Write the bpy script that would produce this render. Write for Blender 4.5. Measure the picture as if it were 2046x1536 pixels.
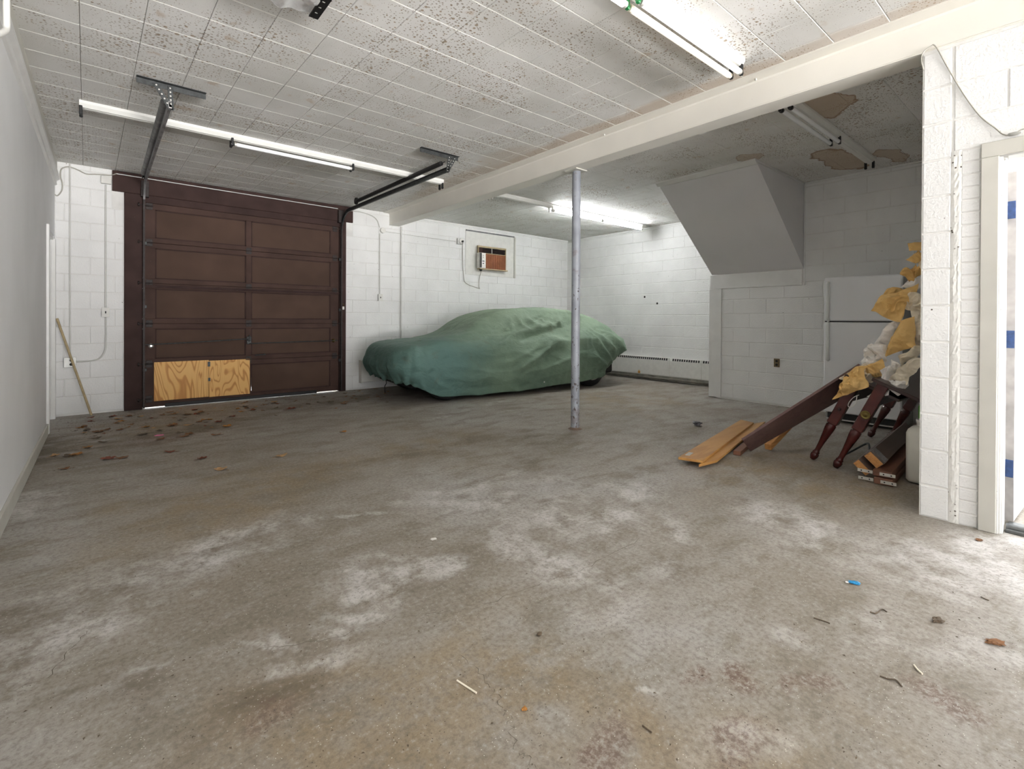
import bpy, math, random
import numpy as np
from mathutils import Vector, Matrix, noise as mnoise

# ------------------------------------------------------------------ scene, camera, light
for o in list(bpy.data.objects):
    bpy.data.objects.remove(o, do_unlink=True)
sc = bpy.context.scene
COL = sc.collection
rnd = random.Random(7)

XL, YB, ZC, XR, XF, XP = -.425, 7.755, 2.975, 8.17, 7.06, 3.756   # room planes (metres)
YREAR = -6.0
CAMH = 1.16
FPX, CYP = 973.414, 642.94                                         # focal length / principal row for a 2046x1536 frame
YAW, PIT, ROL = math.radians(40.04445), math.radians(-.28122), math.radians(.2739)
_f = Vector((math.sin(YAW) * math.cos(PIT), math.cos(YAW) * math.cos(PIT), math.sin(PIT)))
_r = Vector((math.cos(YAW), -math.sin(YAW), 0)); _u = _r.cross(_f)
CR = _r * math.cos(ROL) + _u * math.sin(ROL); CU = _u * math.cos(ROL) - _r * math.sin(ROL)
CAMP = Vector((0, 0, CAMH))
cam = bpy.data.objects.new('camera', bpy.data.cameras.new('camera')); COL.objects.link(cam)
cam.matrix_world = Matrix(((CR.x, CU.x, -_f.x, 0), (CR.y, CU.y, -_f.y, 0), (CR.z, CU.z, -_f.z, CAMH), (0, 0, 0, 1)))
cam.data.sensor_fit = 'HORIZONTAL'; cam.data.sensor_width = 36.0
cam.data.lens = 36.0 * FPX / 2046.0
cam.data.shift_y = -(768 - CYP) / 2046.0
cam.data.clip_start = .05
sc.camera = cam

def S(x, y, ax, v):
    """point of the photograph (x, y) on the plane where coordinate ax equals v"""
    d = _f + CR * ((x - 1023) / FPX) + CU * ((CYP - y) / FPX)
    return CAMP + d * ((v - CAMP[ax]) / d[ax])
def FL(x, y, z=0.0): return S(x, y, 2, z)
def PROJ(p):
    d = Vector(p) - CAMP; z = d.dot(_f)
    if z < .05: return None
    return 1023 + FPX * d.dot(CR) / z, CYP - FPX * d.dot(CU) / z

sc.view_settings.view_transform = 'Standard'
sc.view_settings.look = 'None'
sc.view_settings.exposure = 0.45
sc.view_settings.gamma = 1.0
sc.view_settings.use_curve_mapping = False
SKY = 5.0
PAVE = 52.0
TUBE = 76.0
w = bpy.data.worlds.new('sky'); sc.world = w; w.use_nodes = True
bg = w.node_tree.nodes['Background']
bg.inputs[0].default_value = (.95, .97, 1.0, 1); bg.inputs[1].default_value = SKY
# added unseen area lamps in place of bounce from a sunlit driveway and pavement
def bounce_fill(name, x, y, sx, sy, k=1.0):
    d = bpy.data.lights.new(name, 'AREA'); d.shape = 'RECTANGLE'; d.size = sx; d.size_y = sy; d.energy = k * PAVE * math.pi * sx * sy
    d.color = (1.0, .98, .965); o = bpy.data.objects.new(name, d); COL.objects.link(o); o.location = (x, y, .03); o.rotation_euler = (math.pi, 0, 0)
bounce_fill('driveway_bounce_fill', 1.65, YREAR - 10.0, 9.0, 13.0, 1.5)
bounce_fill('pavement_bounce_fill', 6.2, -1.6, 2.6, 3.6, .45)
# daylight comes in through the open garage bay behind the camera (portal = sampling hint only)
pl_ = bpy.data.lights.new('bay_portal', 'AREA'); pl_.shape = 'RECTANGLE'; pl_.size = 4.0; pl_.size_y = 2.8
pl_.cycles.is_portal = True
po = bpy.data.objects.new('bay_portal', pl_); COL.objects.link(po)
po.location = (1.65, YREAR - .1, 1.4); po.rotation_euler = (math.radians(90), 0, 0)
pl2 = bpy.data.lights.new('side_door_portal', 'AREA'); pl2.shape = 'RECTANGLE'; pl2.size = .9; pl2.size_y = 2.1; pl2.cycles.is_portal = True
po2 = bpy.data.objects.new('side_door_portal', pl2); COL.objects.link(po2); po2.location = (XP + .26, -.13, 1.04); po2.rotation_euler = (math.radians(90), 0, math.radians(90))
sc.cycles.use_denoising = True
try:
    sc.cycles.denoiser = 'OPENIMAGEDENOISE'
    sc.cycles.denoising_input_passes = 'RGB_ALBEDO_NORMAL'
except Exception: pass
sc.cycles.max_bounces = 10; sc.cycles.diffuse_bounces = 9; sc.cycles.glossy_bounces = 2
sc.cycles.use_adaptive_sampling = True; sc.cycles.adaptive_threshold = .18; sc.cycles.adaptive_min_samples = 16
sc.cycles.sample_clamp_indirect = 8.0
sc.cycles.caustics_reflective = False; sc.cycles.caustics_refractive = False

# ------------------------------------------------------------------ mesh helpers
class MB:
    def __init__(s): s.v = []; s.f = []; s.sm = []
    def add(s, v, f, smooth=False):
        b = len(s.v); s.v += [tuple(p) for p in v]
        for q in f: s.f.append(tuple(i + b for i in q)); s.sm.append(smooth)
        return s
    def box(s, x0, x1, y0, y1, z0, z1, c=0.0):
        if c <= 0:
            v = [(x0,y0,z0),(x1,y0,z0),(x1,y1,z0),(x0,y1,z0),(x0,y0,z1),(x1,y0,z1),(x1,y1,z1),(x0,y1,z1)]
            return s.add(v, [(0,3,2,1),(4,5,6,7),(0,1,5,4),(1,2,6,5),(2,3,7,6),(3,0,4,7)])
        c = min(c, (x1-x0)*.49, (y1-y0)*.49, (z1-z0)*.49)
        return s.hexa([Vector(p) for p in ((x0,y0,z0),(x1,y0,z0),(x1,y1,z0),(x0,y1,z0),(x0,y0,z1),(x1,y0,z1),(x1,y1,z1),(x0,y1,z1))], c)
    def hexa(s, P, c=0.0):
        """box with 8 free corners; c = edge chamfer"""
        P = [Vector(p) for p in P]
        F = [(0,3,2,1),(4,5,6,7),(0,1,5,4),(1,2,6,5),(2,3,7,6),(3,0,4,7)]
        if c <= 0: return s.add(P, F)
        nb = {0:(1,3,4),1:(0,2,5),2:(1,3,6),3:(0,2,7),4:(0,5,7),5:(1,4,6),6:(2,5,7),7:(3,4,6)}
        v = []; idx = {}
        for fi, f in enumerate(F):
            for k in f:
                p = P[k].copy()
                for q in nb[k]:
                    if q in f: p += (P[q] - P[k]).normalized() * c
                idx[(fi, k)] = len(v); v.append(p)
        fs = [tuple(idx[(fi, k)] for k in f) for fi, f in enumerate(F)]
        edges = {}
        for fi, f in enumerate(F):
            for a in range(4):
                e = (f[a], f[(a+1) % 4]); edges.setdefault(tuple(sorted(e)), []).append((fi, e))
        for e, L in edges.items():
            (fa, (a, b)), (fb, _) = L
            fs.append((idx[(fa, b)], idx[(fa, a)], idx[(fb, a)], idx[(fb, b)]))
        for k in range(8):
            t = [fi for fi, f in enumerate(F) if k in f]
            a, b, d = (v[idx[(i, k)]] for i in t)
            tri = tuple(idx[(i, k)] for i in t)
            cen = sum((Vector(q) for q in P), Vector()) / 8
            if (b - a).cross(d - a).dot(a - cen) < 0: tri = tri[::-1]
            fs.append(tri)
        return s.add(v, fs)
    def tube(s, path, r, n=10, cap=True, smooth=True, flat=1.0):
        path = [Vector(p) for p in path]; m = len(path)
        rr = r if isinstance(r, (list, tuple)) else [r] * m
        t0 = (path[1] - path[0]).normalized()
        a = Vector((0, 0, 1)) if abs(t0.z) < .9 else Vector((1, 0, 0))
        nrm = t0.cross(a).normalized(); v = []
        for i, p in enumerate(path):
            t = (path[min(i+1, m-1)] - path[max(i-1, 0)]).normalized()
            nrm = (nrm - t * nrm.dot(t)).normalized(); bi = t.cross(nrm)
            for k in range(n):
                th = 2 * math.pi * k / n
                v.append(p + nrm * (math.cos(th) * rr[i]) + bi * (math.sin(th) * rr[i] * flat))
        f = [(i*n+k, i*n+(k+1) % n, (i+1)*n+(k+1) % n, (i+1)*n+k) for i in range(m-1) for k in range(n)]
        s.add(v, f, smooth)
        if cap:
            s.add(v[:n], [tuple(range(n))[::-1]]); s.add(v[-n:], [tuple(range(n))])
        return s
    def lathe(s, base, axis, prof, n=20, smooth=True):
        axis = Vector(axis).normalized(); base = Vector(base)
        return s.tube2([base + axis * h for h, _ in prof], [r for _, r in prof], axis, n, smooth)
    def tube2(s, path, rr, axis, n, smooth):
        a = Vector((0, 0, 1)) if abs(axis.z) < .9 else Vector((1, 0, 0))
        nx = axis.cross(a).normalized(); ny = axis.cross(nx)
        v = [p + nx * (math.cos(2*math.pi*k/n) * r) + ny * (math.sin(2*math.pi*k/n) * r) for p, r in zip(path, rr) for k in range(n)]
        m = len(path)
        f = [(i*n+k, i*n+(k+1) % n, (i+1)*n+(k+1) % n, (i+1)*n+k) for i in range(m-1) for k in range(n)]
        s.add(v, f, smooth); s.add(v[:n], [tuple(range(n))[::-1]]); s.add(v[-n:], [tuple(range(n))])
        return s
    def prism(s, poly, d):
        """closed polygon (3-D points) pushed along d"""
        poly = [Vector(p) for p in poly]; d = Vector(d); n = len(poly)
        v = poly + [p + d for p in poly]
        return s.add(v, [tuple(range(n))[::-1], tuple(range(n, 2*n))] + [(i, (i+1) % n, n+(i+1) % n, n+i) for i in range(n)])
    def obox(s, cen, ax, ay, az, hx, hy, hz, c=0.0):
        cen = Vector(cen); ax, ay, az = (Vector(q).normalized() for q in (ax, ay, az))
        P = [cen + ax*(hx*i) + ay*(hy*j) + az*(hz*k) for k in (-1, 1) for i, j in ((-1,-1),(1,-1),(1,1),(-1,1))]
        return s.hexa(P, c)
    def mesh(s, name, mat, off=(0, 0, 0)):
        me = bpy.data.meshes.new(name); ox, oy, oz = off
        me.from_pydata([(x-ox, y-oy, z-oz) for x, y, z in s.v], [], s.f)
        me.polygons.foreach_set('use_smooth', s.sm)
        if mat: me.materials.append(mat)
        me.update(); return me
    def build(s, name, mat, parent=None, at=None):
        """one mesh object; parent: its root (an unrotated Empty or object), geometry given in world space"""
        off = Vector((0, 0, 0))
        if parent is not None:
            p = parent
            while p is not None: off += Vector(p.location); p = p.parent
        loc = Vector(at) - off if at is not None else Vector((0, 0, 0))
        o = bpy.data.objects.new(name, s.mesh(name, mat, off + loc)); COL.objects.link(o)
        o.location = loc
        if parent is not None: o.parent = parent
        return o

def tag(o, label, cat, group=None, kind=None):
    if label: o['label'] = label
    if cat: o['category'] = cat
    if group: o['group'] = group
    if kind: o['kind'] = kind
    return o
def thing(name, label, cat, loc, group=None):
    o = bpy.data.objects.new(name, None); COL.objects.link(o); o.location = loc; o.empty_display_size = .1
    return tag(o, label, cat, group)
def struct(name, mb, mat, label=None, at=None):
    o = mb.build(name, mat, at=at); o['kind'] = 'structure'
    if label: o['label'] = label
    return o
def inst(name, me, parent, loc, rot=None, scale=None):
    o = bpy.data.objects.new(name, me); COL.objects.link(o); o.parent = parent; o.location = loc
    if rot: o.rotation_euler = rot
    if scale: o.scale = scale
    return o
def bezier(pts, n=8):
    """Catmull-Rom through pts"""
    P = [Vector(p) for p in pts]; P = [P[0]*2-P[1]] + P + [P[-1]*2-P[-2]]; out = []
    for i in range(1, len(P)-2):
        a, b, c, d = P[i-1:i+3]
        for k in range(n):
            t = k / n
            out.append(.5*((2*b) + (c-a)*t + (2*a-5*b+4*c-d)*t*t + (3*b-a-3*c+d)*t**3))
    out.append(P[-2]); return out

# ------------------------------------------------------------------ material helpers
def L_(r, g, b):
    """sRGB 0-255 -> linear"""
    f = lambda c: (c/255/12.92) if c/255 <= .04045 else ((c/255+.055)/1.055)**2.4
    return (f(r), f(g), f(b), 1)
class NT:
    def __init__(s, name):
        s.m = bpy.data.materials.new(name); s.m.use_nodes = True; s.t = s.m.node_tree; s.n = s.t.nodes; s.l = s.t.links
        s.b = s.n['Principled BSDF']; s._pos = None
    def node(s, typ, **kw):
        n = s.n.new(typ)
        for k, v in kw.items(): setattr(n, k, v)
        return n
    def link(s, a, b): s.l.new(a, b)
    def set(s, sock, v):
        if hasattr(v, 'is_output') or isinstance(v, bpy.types.NodeSocket): s.link(v, sock)
        elif isinstance(v, (tuple, list)) and len(v) == 3 and sock.type == 'RGBA': sock.default_value = (*v, 1)
        else: sock.default_value = v
    def pos(s):
        if s._pos is None: s._pos = s.node('ShaderNodeNewGeometry').outputs['Position']
        return s._pos
    def obj(s): return s.node('ShaderNodeTexCoord').outputs['Object']
    def mapping(s, vec, loc=(0,0,0), rot=(0,0,0), sc_=(1,1,1), typ='POINT'):
        n = s.node('ShaderNodeMapping', vector_type=typ); s.link(vec, n.inputs[0])
        n.inputs[1].default_value = loc; n.inputs[2].default_value = rot; n.inputs[3].default_value = sc_
        return n.outputs[0]
    dim = '3D'
    def noise(s, vec, scale, detail=4, rough=.55, dist=0.0, out='Fac'):
        n = s.node('ShaderNodeTexNoise', noise_dimensions=s.dim); s.link(vec, n.inputs['Vector'])
        n.inputs['Scale'].default_value = scale; n.inputs['Detail'].default_value = detail
        n.inputs['Roughness'].default_value = rough; n.inputs['Distortion'].default_value = dist
        return n.outputs['Fac' if out == 'Fac' else 'Color']
    def voro(s, vec, scale, feature='F1', out='Distance', rand=1.0):
        n = s.node('ShaderNodeTexVoronoi', feature=feature, voronoi_dimensions=s.dim); s.link(vec, n.inputs['Vector'])
        n.inputs['Scale'].default_value = scale; n.inputs['Randomness'].default_value = rand
        return n.outputs[out]
    def ramp(s, fac, stops, interp='LINEAR'):
        n = s.node('ShaderNodeValToRGB'); n.color_ramp.interpolation = interp; s.link(fac, n.inputs[0])
        e = n.color_ramp.elements
        while len(e) < len(stops): e.new(.5)
        for el, (p, c) in zip(e, stops):
            el.position = p; el.color = c if isinstance(c, (tuple, list)) else (c, c, c, 1)
        return n.outputs[0]
    def math(s, op, a, b=0.0, clamp=False):
        n = s.node('ShaderNodeMath', operation=op, use_clamp=clamp); s.set(n.inputs[0], a); s.set(n.inputs[1], b)
        return n.outputs[0]
    def mix(s, fac, a, b, mode='MIX'):
        n = s.node('ShaderNodeMix', data_type='RGBA', blend_type=mode)
        s.set(n.inputs[0], fac); s.set(n.inputs[6], a); s.set(n.inputs[7], b)
        return n.outputs[2]
    def sstep(s, v, a, b):
        n = s.node('ShaderNodeMapRange', interpolation_type='SMOOTHSTEP'); s.set(n.inputs[0], v)
        n.inputs[1].default_value = a; n.inputs[2].default_value = b
        return n.outputs[0]
    def warp(s, vec, scale, amp):
        c = s.noise(vec, scale, 4, out='Color')
        a = s.node('ShaderNodeVectorMath', operation='SUBTRACT'); s.link(c, a.inputs[0]); a.inputs[1].default_value = (.5, .5, .5)
        b = s.node('ShaderNodeVectorMath', operation='SCALE'); s.link(a.outputs[0], b.inputs[0]); b.inputs['Scale'].default_value = amp
        d = s.node('ShaderNodeVectorMath', operation='ADD'); s.link(vec, d.inputs[0]); s.link(b.outputs[0], d.inputs[1])
        return d.outputs[0]
    def blobs(s, vec, L, soft=.5):
        """L: (x, y, rx, ry, rot, strength) patches in the ground / ceiling plane -> 0..1 mask"""
        acc = None
        for x, y, rx, ry, ro, st in L:
            p = s.mapping(vec, (x, y, 0), (0, 0, ro), (rx, ry, 1000), 'TEXTURE')
            ln = s.node('ShaderNodeVectorMath', operation='LENGTH'); s.link(p, ln.inputs[0])
            v = s.math('MULTIPLY', s.sstep(ln.outputs['Value'], 1.0 + soft * .3, 1.0 - soft), st)
            acc = v if acc is None else s.math('MAXIMUM', acc, v)
        return acc
    def bump(s, h, strength, dist=.01):
        n = s.node('ShaderNodeBump'); n.inputs['Strength'].default_value = strength; n.inputs['Distance'].default_value = dist
        s.link(h, n.inputs['Height']); s.link(n.outputs[0], s.b.inputs['Normal'])
    def out(s, color, rough=.6, metal=0.0, spec=None):
        s.set(s.b.inputs['Base Color'], color); s.set(s.b.inputs['Roughness'], rough); s.set(s.b.inputs['Metallic'], metal)
        if spec is not None: s.b.inputs['Specular IOR Level'].default_value = spec
        return s.m

def simple(name, col, rough=.6, metal=0.0, var=.12, scale=14, bump=0.0, bscale=80, spec=None, speck=None, speck_n=26, speck_r=.06):
    t = NT(name); p = t.pos(); n = t.noise(p, scale, 2, .6)
    d = tuple(c * (1 - var) for c in col[:3]) + (1,); h = tuple(min(1, c * (1 + var)) for c in col[:3]) + (1,)
    c = t.ramp(n, [(.3, d), (.7, h)])
    if speck:
        v = t.voro(p, speck_n); msk = t.math('LESS_THAN', v, speck_r)
        g = t.noise(p, 2.5, 1); msk = t.math('MULTIPLY', msk, t.sstep(g, .45, .65)); c = t.mix(msk, c, speck)
    if bump: t.bump(t.noise(p, bscale, 2, .6), bump, .004)
    return t.out(c, rough, metal, spec)

# ------------------------------------------------------------------ materials
def m_block():
    t = NT('painted_block'); p = t.pos()
    c = t.ramp(t.noise(p, 1.3, 3, .65), [(.28, L_(220, 220, 219)), (.72, L_(236, 236, 235))])
    v = t.voro(p, 11); g = t.noise(p, 1.7, 1)
    c = t.mix(t.math('MULTIPLY', t.math('LESS_THAN', v, .05), t.sstep(g, .5, .62)), c, L_(92, 86, 78))
    v2 = t.voro(p, 42); c = t.mix(t.math('MULTIPLY', t.math('LESS_THAN', v2, .07), .45), c, L_(140, 138, 132))
    t.bump(t.noise(p, 70, 2, .65), .55, .006)
    return t.out(c, .55)
M_BLOCK = m_block()
M_MORTAR = simple('painted_joint', L_(222, 221, 218), .7, var=.1, scale=6, bump=.3)
M_WALLPANEL = simple('painted_wallboard', L_(228, 229, 230), .5, var=.05, scale=1.3, bump=.08, bscale=30, speck=L_(150, 148, 144), speck_n=9, speck_r=.03)
M_TRIM = simple('white_trim', L_(224, 224, 222), .42, var=.04, scale=5, speck=L_(120, 112, 100), speck_n=30, speck_r=.05)
M_TRIMGREY = simple('greyed_trim', L_(196, 194, 186), .5, var=.06, scale=4)
M_SOFFIT = simple('smooth_plaster', L_(224, 223, 225), .6, var=.03, scale=1.5)
M_BEAM = simple('cream_beam_paint', L_(228, 225, 217), .45, var=.04, scale=2.2, bump=.12, bscale=25, speck=L_(150, 140, 124), speck_n=16, speck_r=.03)
M_BROWN = simple('brown_door_paint', L_(76, 58, 52), .7, var=.2, scale=3.0, bump=.2, bscale=40, speck=L_(190, 180, 170), speck_n=22, speck_r=.03, spec=.15)
M_BROWNPANEL = simple('brown_door_panel', L_(82, 64, 55), .75, var=.14, scale=2.0, bump=.15, bscale=60, spec=.15)
M_BROWNDARK = simple('brown_frame_paint', L_(64, 48, 45), .7, var=.22, scale=4.0, bump=.2, bscale=40, speck=L_(180, 170, 160), speck_n=14, speck_r=.025, spec=.15)
M_STEEL = simple('galvanised_steel', L_(108, 110, 110), .45, .75, var=.25, scale=18)
M_DARKSTEEL = simple('dark_steel', L_(66, 68, 68), .5, .6, var=.35, scale=30, speck=L_(190, 188, 184), speck_n=40, speck_r=.08)
M_SPRING = simple('oily_spring_steel', L_(128, 127, 128), .45, .15, var=.4, scale=9)
M_BLACK = simple('black_rubber', L_(26, 26, 27), .6, var=.3, scale=20)
M_BLACKPLASTIC = simple('black_plastic', L_(24, 25, 26), .35, var=.1)
M_CONDUIT = simple('painted_conduit', L_(205, 204, 200), .45, var=.06, scale=8)
M_CABLE = simple('grey_cable', L_(170, 167, 158), .5, var=.1)
M_PLATE = simple('steel_cover_plate', L_(176, 176, 172), .35, .4, var=.1)
M_WHITEBOX = simple('white_box_paint', L_(216, 215, 210), .5, var=.05)
M_SLOT = simple('socket_black', L_(28, 27, 26), .6)
M_CHANNEL = simple('white_fixture_enamel', L_(226, 226, 222), .35, var=.04, scale=6)
M_CHANNELRUST = simple('yellowed_enamel', L_(206, 178, 132), .45, var=.12, scale=4)
M_TUBE = simple('white_glass_tube', L_(238, 240, 242), .25, var=.01)
M_TUBEWARM = simple('cream_glass_tube', L_(246, 238, 220), .25, var=.01)
M_GREEN = simple('green_lamp_end', L_(34, 120, 66), .35, var=.05)
M_WOODEDGE = simple('oak_pole', L_(176, 158, 122), .6, var=.15, scale=25)
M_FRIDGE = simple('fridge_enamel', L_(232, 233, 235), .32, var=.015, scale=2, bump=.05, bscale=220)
M_FRIDGESHADE = simple('shaded_fridge_side', L_(150, 151, 150), .5, var=.04)  # shade on the cabinet side is put into this darker grey
M_HANDLE = simple('fridge_handle_plastic', L_(222, 224, 222), .28, var=.02)
M_MAHOG = simple('mahogany_gloss', L_(72, 28, 26), .22, var=.35, scale=10)
M_MAHOGDARK = simple('mahogany_dark', L_(48, 24, 22), .3, var=.3, scale=8)
M_BRASS = simple('aged_brass', L_(112, 96, 52), .4, .8, var=.3, scale=40)
def m_paper(name, col, dark):
    t = NT(name); p = t.pos(); v = t.voro(t.warp(p, 9, .05), 17)
    t.bump(t.math('ADD', v, t.math('MULTIPLY', t.voro(p, 38), .3)), .55, .02)
    return t.out(t.mix(t.sstep(t.noise(p, 5, 3), .35, .7), col, dark), .92, spec=.1)
M_KRAFT = m_paper('kraft_paper', L_(226, 190, 128), L_(212, 172, 108))
M_WHITEPAPER = m_paper('white_packing_paper', L_(236, 233, 229), L_(224, 219, 212))
M_BEIGEPAPER = m_paper('beige_packing_paper', L_(230, 220, 200), L_(214, 200, 174))
M_BLUEHINGE = simple('blue_painted_hinge', L_(40, 66, 112), .45, .2, var=.3, scale=40)
M_JUG = simple('white_plastic_jug', L_(216, 214, 204), .45, var=.05, scale=6)
M_LIME = simple('lime_green_plastic', L_(120, 214, 70), .4, var=.05)
M_DUSTDARK = simple('dark_gap', L_(40, 36, 32), .9)
M_SILVER = simple('bright_bracket', L_(208, 206, 200), .35, .5, var=.1)
M_PIPE = simple('white_pipe_paint', L_(222, 221, 216), .4, var=.05)
M_RIM = simple('chrome_rim', L_(200, 202, 206), .2, .9, var=.05)
M_UNDERBODY = simple('black_underbody', L_(20, 20, 21), .8)

def m_wood(name, dark, light, axis, scale=9, rough=.5, rings=3.2):
    t = NT(name); p = t.pos()
    sc3 = {'x': (.10, 1, 1), 'y': (1, .10, 1), 'z': (1, 1, .10)}[axis]
    q = t.mapping(p, sc_=sc3)
    n = t.noise(q, scale, 6, .6, rings)
    c = t.ramp(n, [(.3, dark), (.5, light), (.62, dark), (.78, light)])
    c = t.mix(.35, c, light)
    t.bump(n, .12, .003)
    return t.out(c, rough)
def m_ply():
    t = NT('fir_plywood'); q = t.mapping(t.pos(), sc_=(1, 1, .28)); n = t.noise(q, 2.6, 2, .5, 1.2)
    b = t.math('SINE', t.math('MULTIPLY', n, 95.0)); fine = t.noise(t.mapping(t.pos(), sc_=(1, 1, .05)), 90, 2)
    c = t.ramp(b, [(0.0, L_(232, 184, 110)), (.55, L_(226, 172, 96)), (.98, L_(188, 126, 58))])
    return t.out(t.mix(t.math('MULTIPLY', fine, .35), c, L_(214, 160, 84)), .55)
M_PLY = m_ply()
M_ORANGEWOOD = m_wood('orange_varnished_pine', L_(164, 114, 58), L_(194, 146, 84), 'x', 7, .45, .8)
M_ORANGEEND = m_wood('raw_pine_end', L_(152, 98, 50), L_(196, 142, 84), 'x', 30, .7, .5)
M_LEAFBOARD = m_wood('dark_veneer', L_(86, 60, 58), L_(106, 80, 76), 'y', 12, .38, .6)
M_REDWOOD = m_wood('red_brown_slide', L_(92, 60, 46), L_(124, 84, 64), 'x', 10, .5, .6)
M_GREYWOOD = m_wood('brown_rail_veneer', L_(84, 66, 58), L_(112, 92, 80), 'x', 10, .45, .5)

def m_emit(name, col, st):
    t = NT(name); t.b.inputs['Emission Color'].default_value = col; t.b.inputs['Emission Strength'].default_value = st
    return t.out((.9, .9, .9, 1), .4)
M_LIT = m_emit('lit_tube', (.97, .985, 1.0, 1), TUBE)
M_LIT2 = m_emit('lit_near_tube', (.97, .985, 1.0, 1), 4.0)
M_DIM = m_emit('dim_white_tube', (.96, .98, 1.0, 1), .6)
M_DIMWARM = m_emit('dim_cream_tube', (1.0, .93, .78, 1), .6)

def m_plasticwrap(name='clear_wrap'):
    t = NT(name); t.b.inputs['Transmission Weight'].default_value = .75; t.b.inputs['IOR'].default_value = 1.2
    t.bump(t.noise(t.pos(), 60, 4), .6, .01)
    return t.out((.95, .95, .96, 1), .15)
M_WRAP = m_plasticwrap()

def m_floor():
    t = NT('stained_concrete'); t.dim = '2D'; p = t.pos()
    at = t.node('ShaderNodeAttribute', attribute_name='stain'); sp = t.node('ShaderNodeSeparateColor'); t.link(at.outputs['Color'], sp.inputs[0])
    br, dk, wh = sp.outputs[0], sp.outputs[1], sp.outputs[2]; rd = at.outputs['Alpha']
    streak = t.mapping(p, rot=(0, 0, .35), sc_=(1, 2.2, 1))
    n1 = t.noise(p, .7, 4, .65); n2 = t.noise(streak, 2.2, 5, .7); n3 = t.noise(p, 48, 5, .78); n4 = t.noise(p, 6.5, 5, .72)
    base = t.ramp(n1, [(.3, L_(138, 129, 117)), (.52, L_(152, 145, 136)), (.7, L_(164, 160, 155))])
    base = t.mix(t.math('MULTIPLY', t.sstep(n2, .45, .68), .7), base, L_(128, 120, 106))
    base = t.mix(t.math('MULTIPLY', t.sstep(n4, .52, .74), .24), base, L_(176, 174, 171))
    base = t.mix(t.math('MULTIPLY', t.sstep(n4, .46, .28), .26), base, L_(120, 112, 100))
    base = t.mix(t.math('MULTIPLY', t.math('MULTIPLY', br, t.sstep(n4, .2, .62)), .7), base, L_(142, 124, 96))
    base = t.mix(t.math('MULTIPLY', t.math('MULTIPLY', dk, t.sstep(n2, .25, .6)), .85), base, L_(102, 92, 77))
    base = t.mix(t.math('MULTIPLY', rd, t.sstep(n3, .4, .62)), base, L_(116, 92, 82))
    base = t.mix(t.math('MULTIPLY', t.math('MULTIPLY', wh, t.sstep(n4, .3, .66)), .75), base, L_(206, 203, 200))
    base = t.mix(t.math('MULTIPLY', t.sstep(n3, .47, .64), .42), base, L_(98, 90, 80))
    base = t.mix(t.math('MULTIPLY', t.sstep(n3, .44, .30), .35), base, L_(188, 186, 182))
    v = t.voro(t.mapping(p, sc_=(1, 1.4, 1)), 34); g = t.noise(p, 9, 1)
    base = t.mix(t.math('MULTIPLY', t.math('LESS_THAN', v, .05), t.math('GREATER_THAN', g, .62)), base, L_(218, 215, 206))
    base = t.mix(t.math('MULTIPLY', t.math('LESS_THAN', v, .06), t.math('LESS_THAN', g, .36)), base, L_(70, 62, 52))
    t.bump(n3, .25, .004)
    return t.out(base, t.ramp(n2, [(.3, .5), (.7, .72)]), spec=.35)
def _pb(L):
    """(px, py, rx_m, ry_m, rot, strength) -> floor patches"""
    out = []
    for x, y, rx, ry, ro, st in L:
        q = FL(x, y); out.append((q.x, q.y, rx, ry, ro, st))
    return out
BROWN = _pb([(1080, 1440, .55, .45, .2, 1), (900, 1380, .6, .35, .5, .9), (720, 1350, .55, .35, .3, .7), (1500, 1450, .5, .4, 0, .6), (600, 960, 1.5, .6, .4, .7),
             (800, 900, 1.4, .7, .2, .6), (1500, 930, .9, .6, .3, .8), (1250, 800, 1.2, .8, 0, .7), (1700, 960, .8, .3, .2, .9), (200, 870, .7, .9, 0, .6)])
DARK = _pb([(180, 890, .6, .9, .2, .9), (350, 860, .9, .5, 0, .8), (700, 800, 1.2, .35, 0, .9), (860, 905, 1.0, .3, .1, .6), (250, 1180, .6, .3, .3, .5), (520, 1060, .5, .22, .2, .6),
            (680, 1330, .3, .2, .3, .8), (150, 1420, .25, .18, 0, .7), (1080, 880, .9, .35, .2, .6), (1350, 1110, .4, .3, 0, .3), (960, 1110, .3, .2, 0, .4)])
REDDISH = _pb([(1500, 1365, .10, .06, .4, 1), (1420, 1375, .06, .04, 0, .9), (1215, 1490, .14, .05, .2, .9), (1480, 1500, .12, .06, 0, .9), (1610, 1360, .08, .05, 0, .8), (1890, 1395, .12, .07, .4, .9),
               (560, 1420, .10, .05, .2, .7), (300, 880, .4, .3, 0, .6)])
WHITE = _pb([(980, 985, .55, .35, .3, .9), (1200, 1080, .5, .45, .2, .85), (1210, 1000, .7, .4, 0, .7), (460, 1090, .5, .4, .3, .8), (620, 1050, .5, .25, .3, .7), (830, 1130, .35, .14, -.3, .9), (720, 1235, .22, .12, -.2, .9),
             (400, 1150, .5, .2, .5, .7), (1770, 1110, .5, .35, .1, .8), (1950, 1130, .5, .4, 0, .9), (1690, 1270, .14, .08, 0, .8), (1000, 810, .9, .12, 0, .8), (1250, 780, .5, .1, 0, .5),
             (1600, 1060, .5, .25, 0, .7), (1430, 1350, .25, .1, 0, .5), (1900, 1280, .3, .25, 0, .5), (60, 1010, .3, .5, 0, .6), (200, 1240, .5, .2, .5, .5)])
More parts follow.
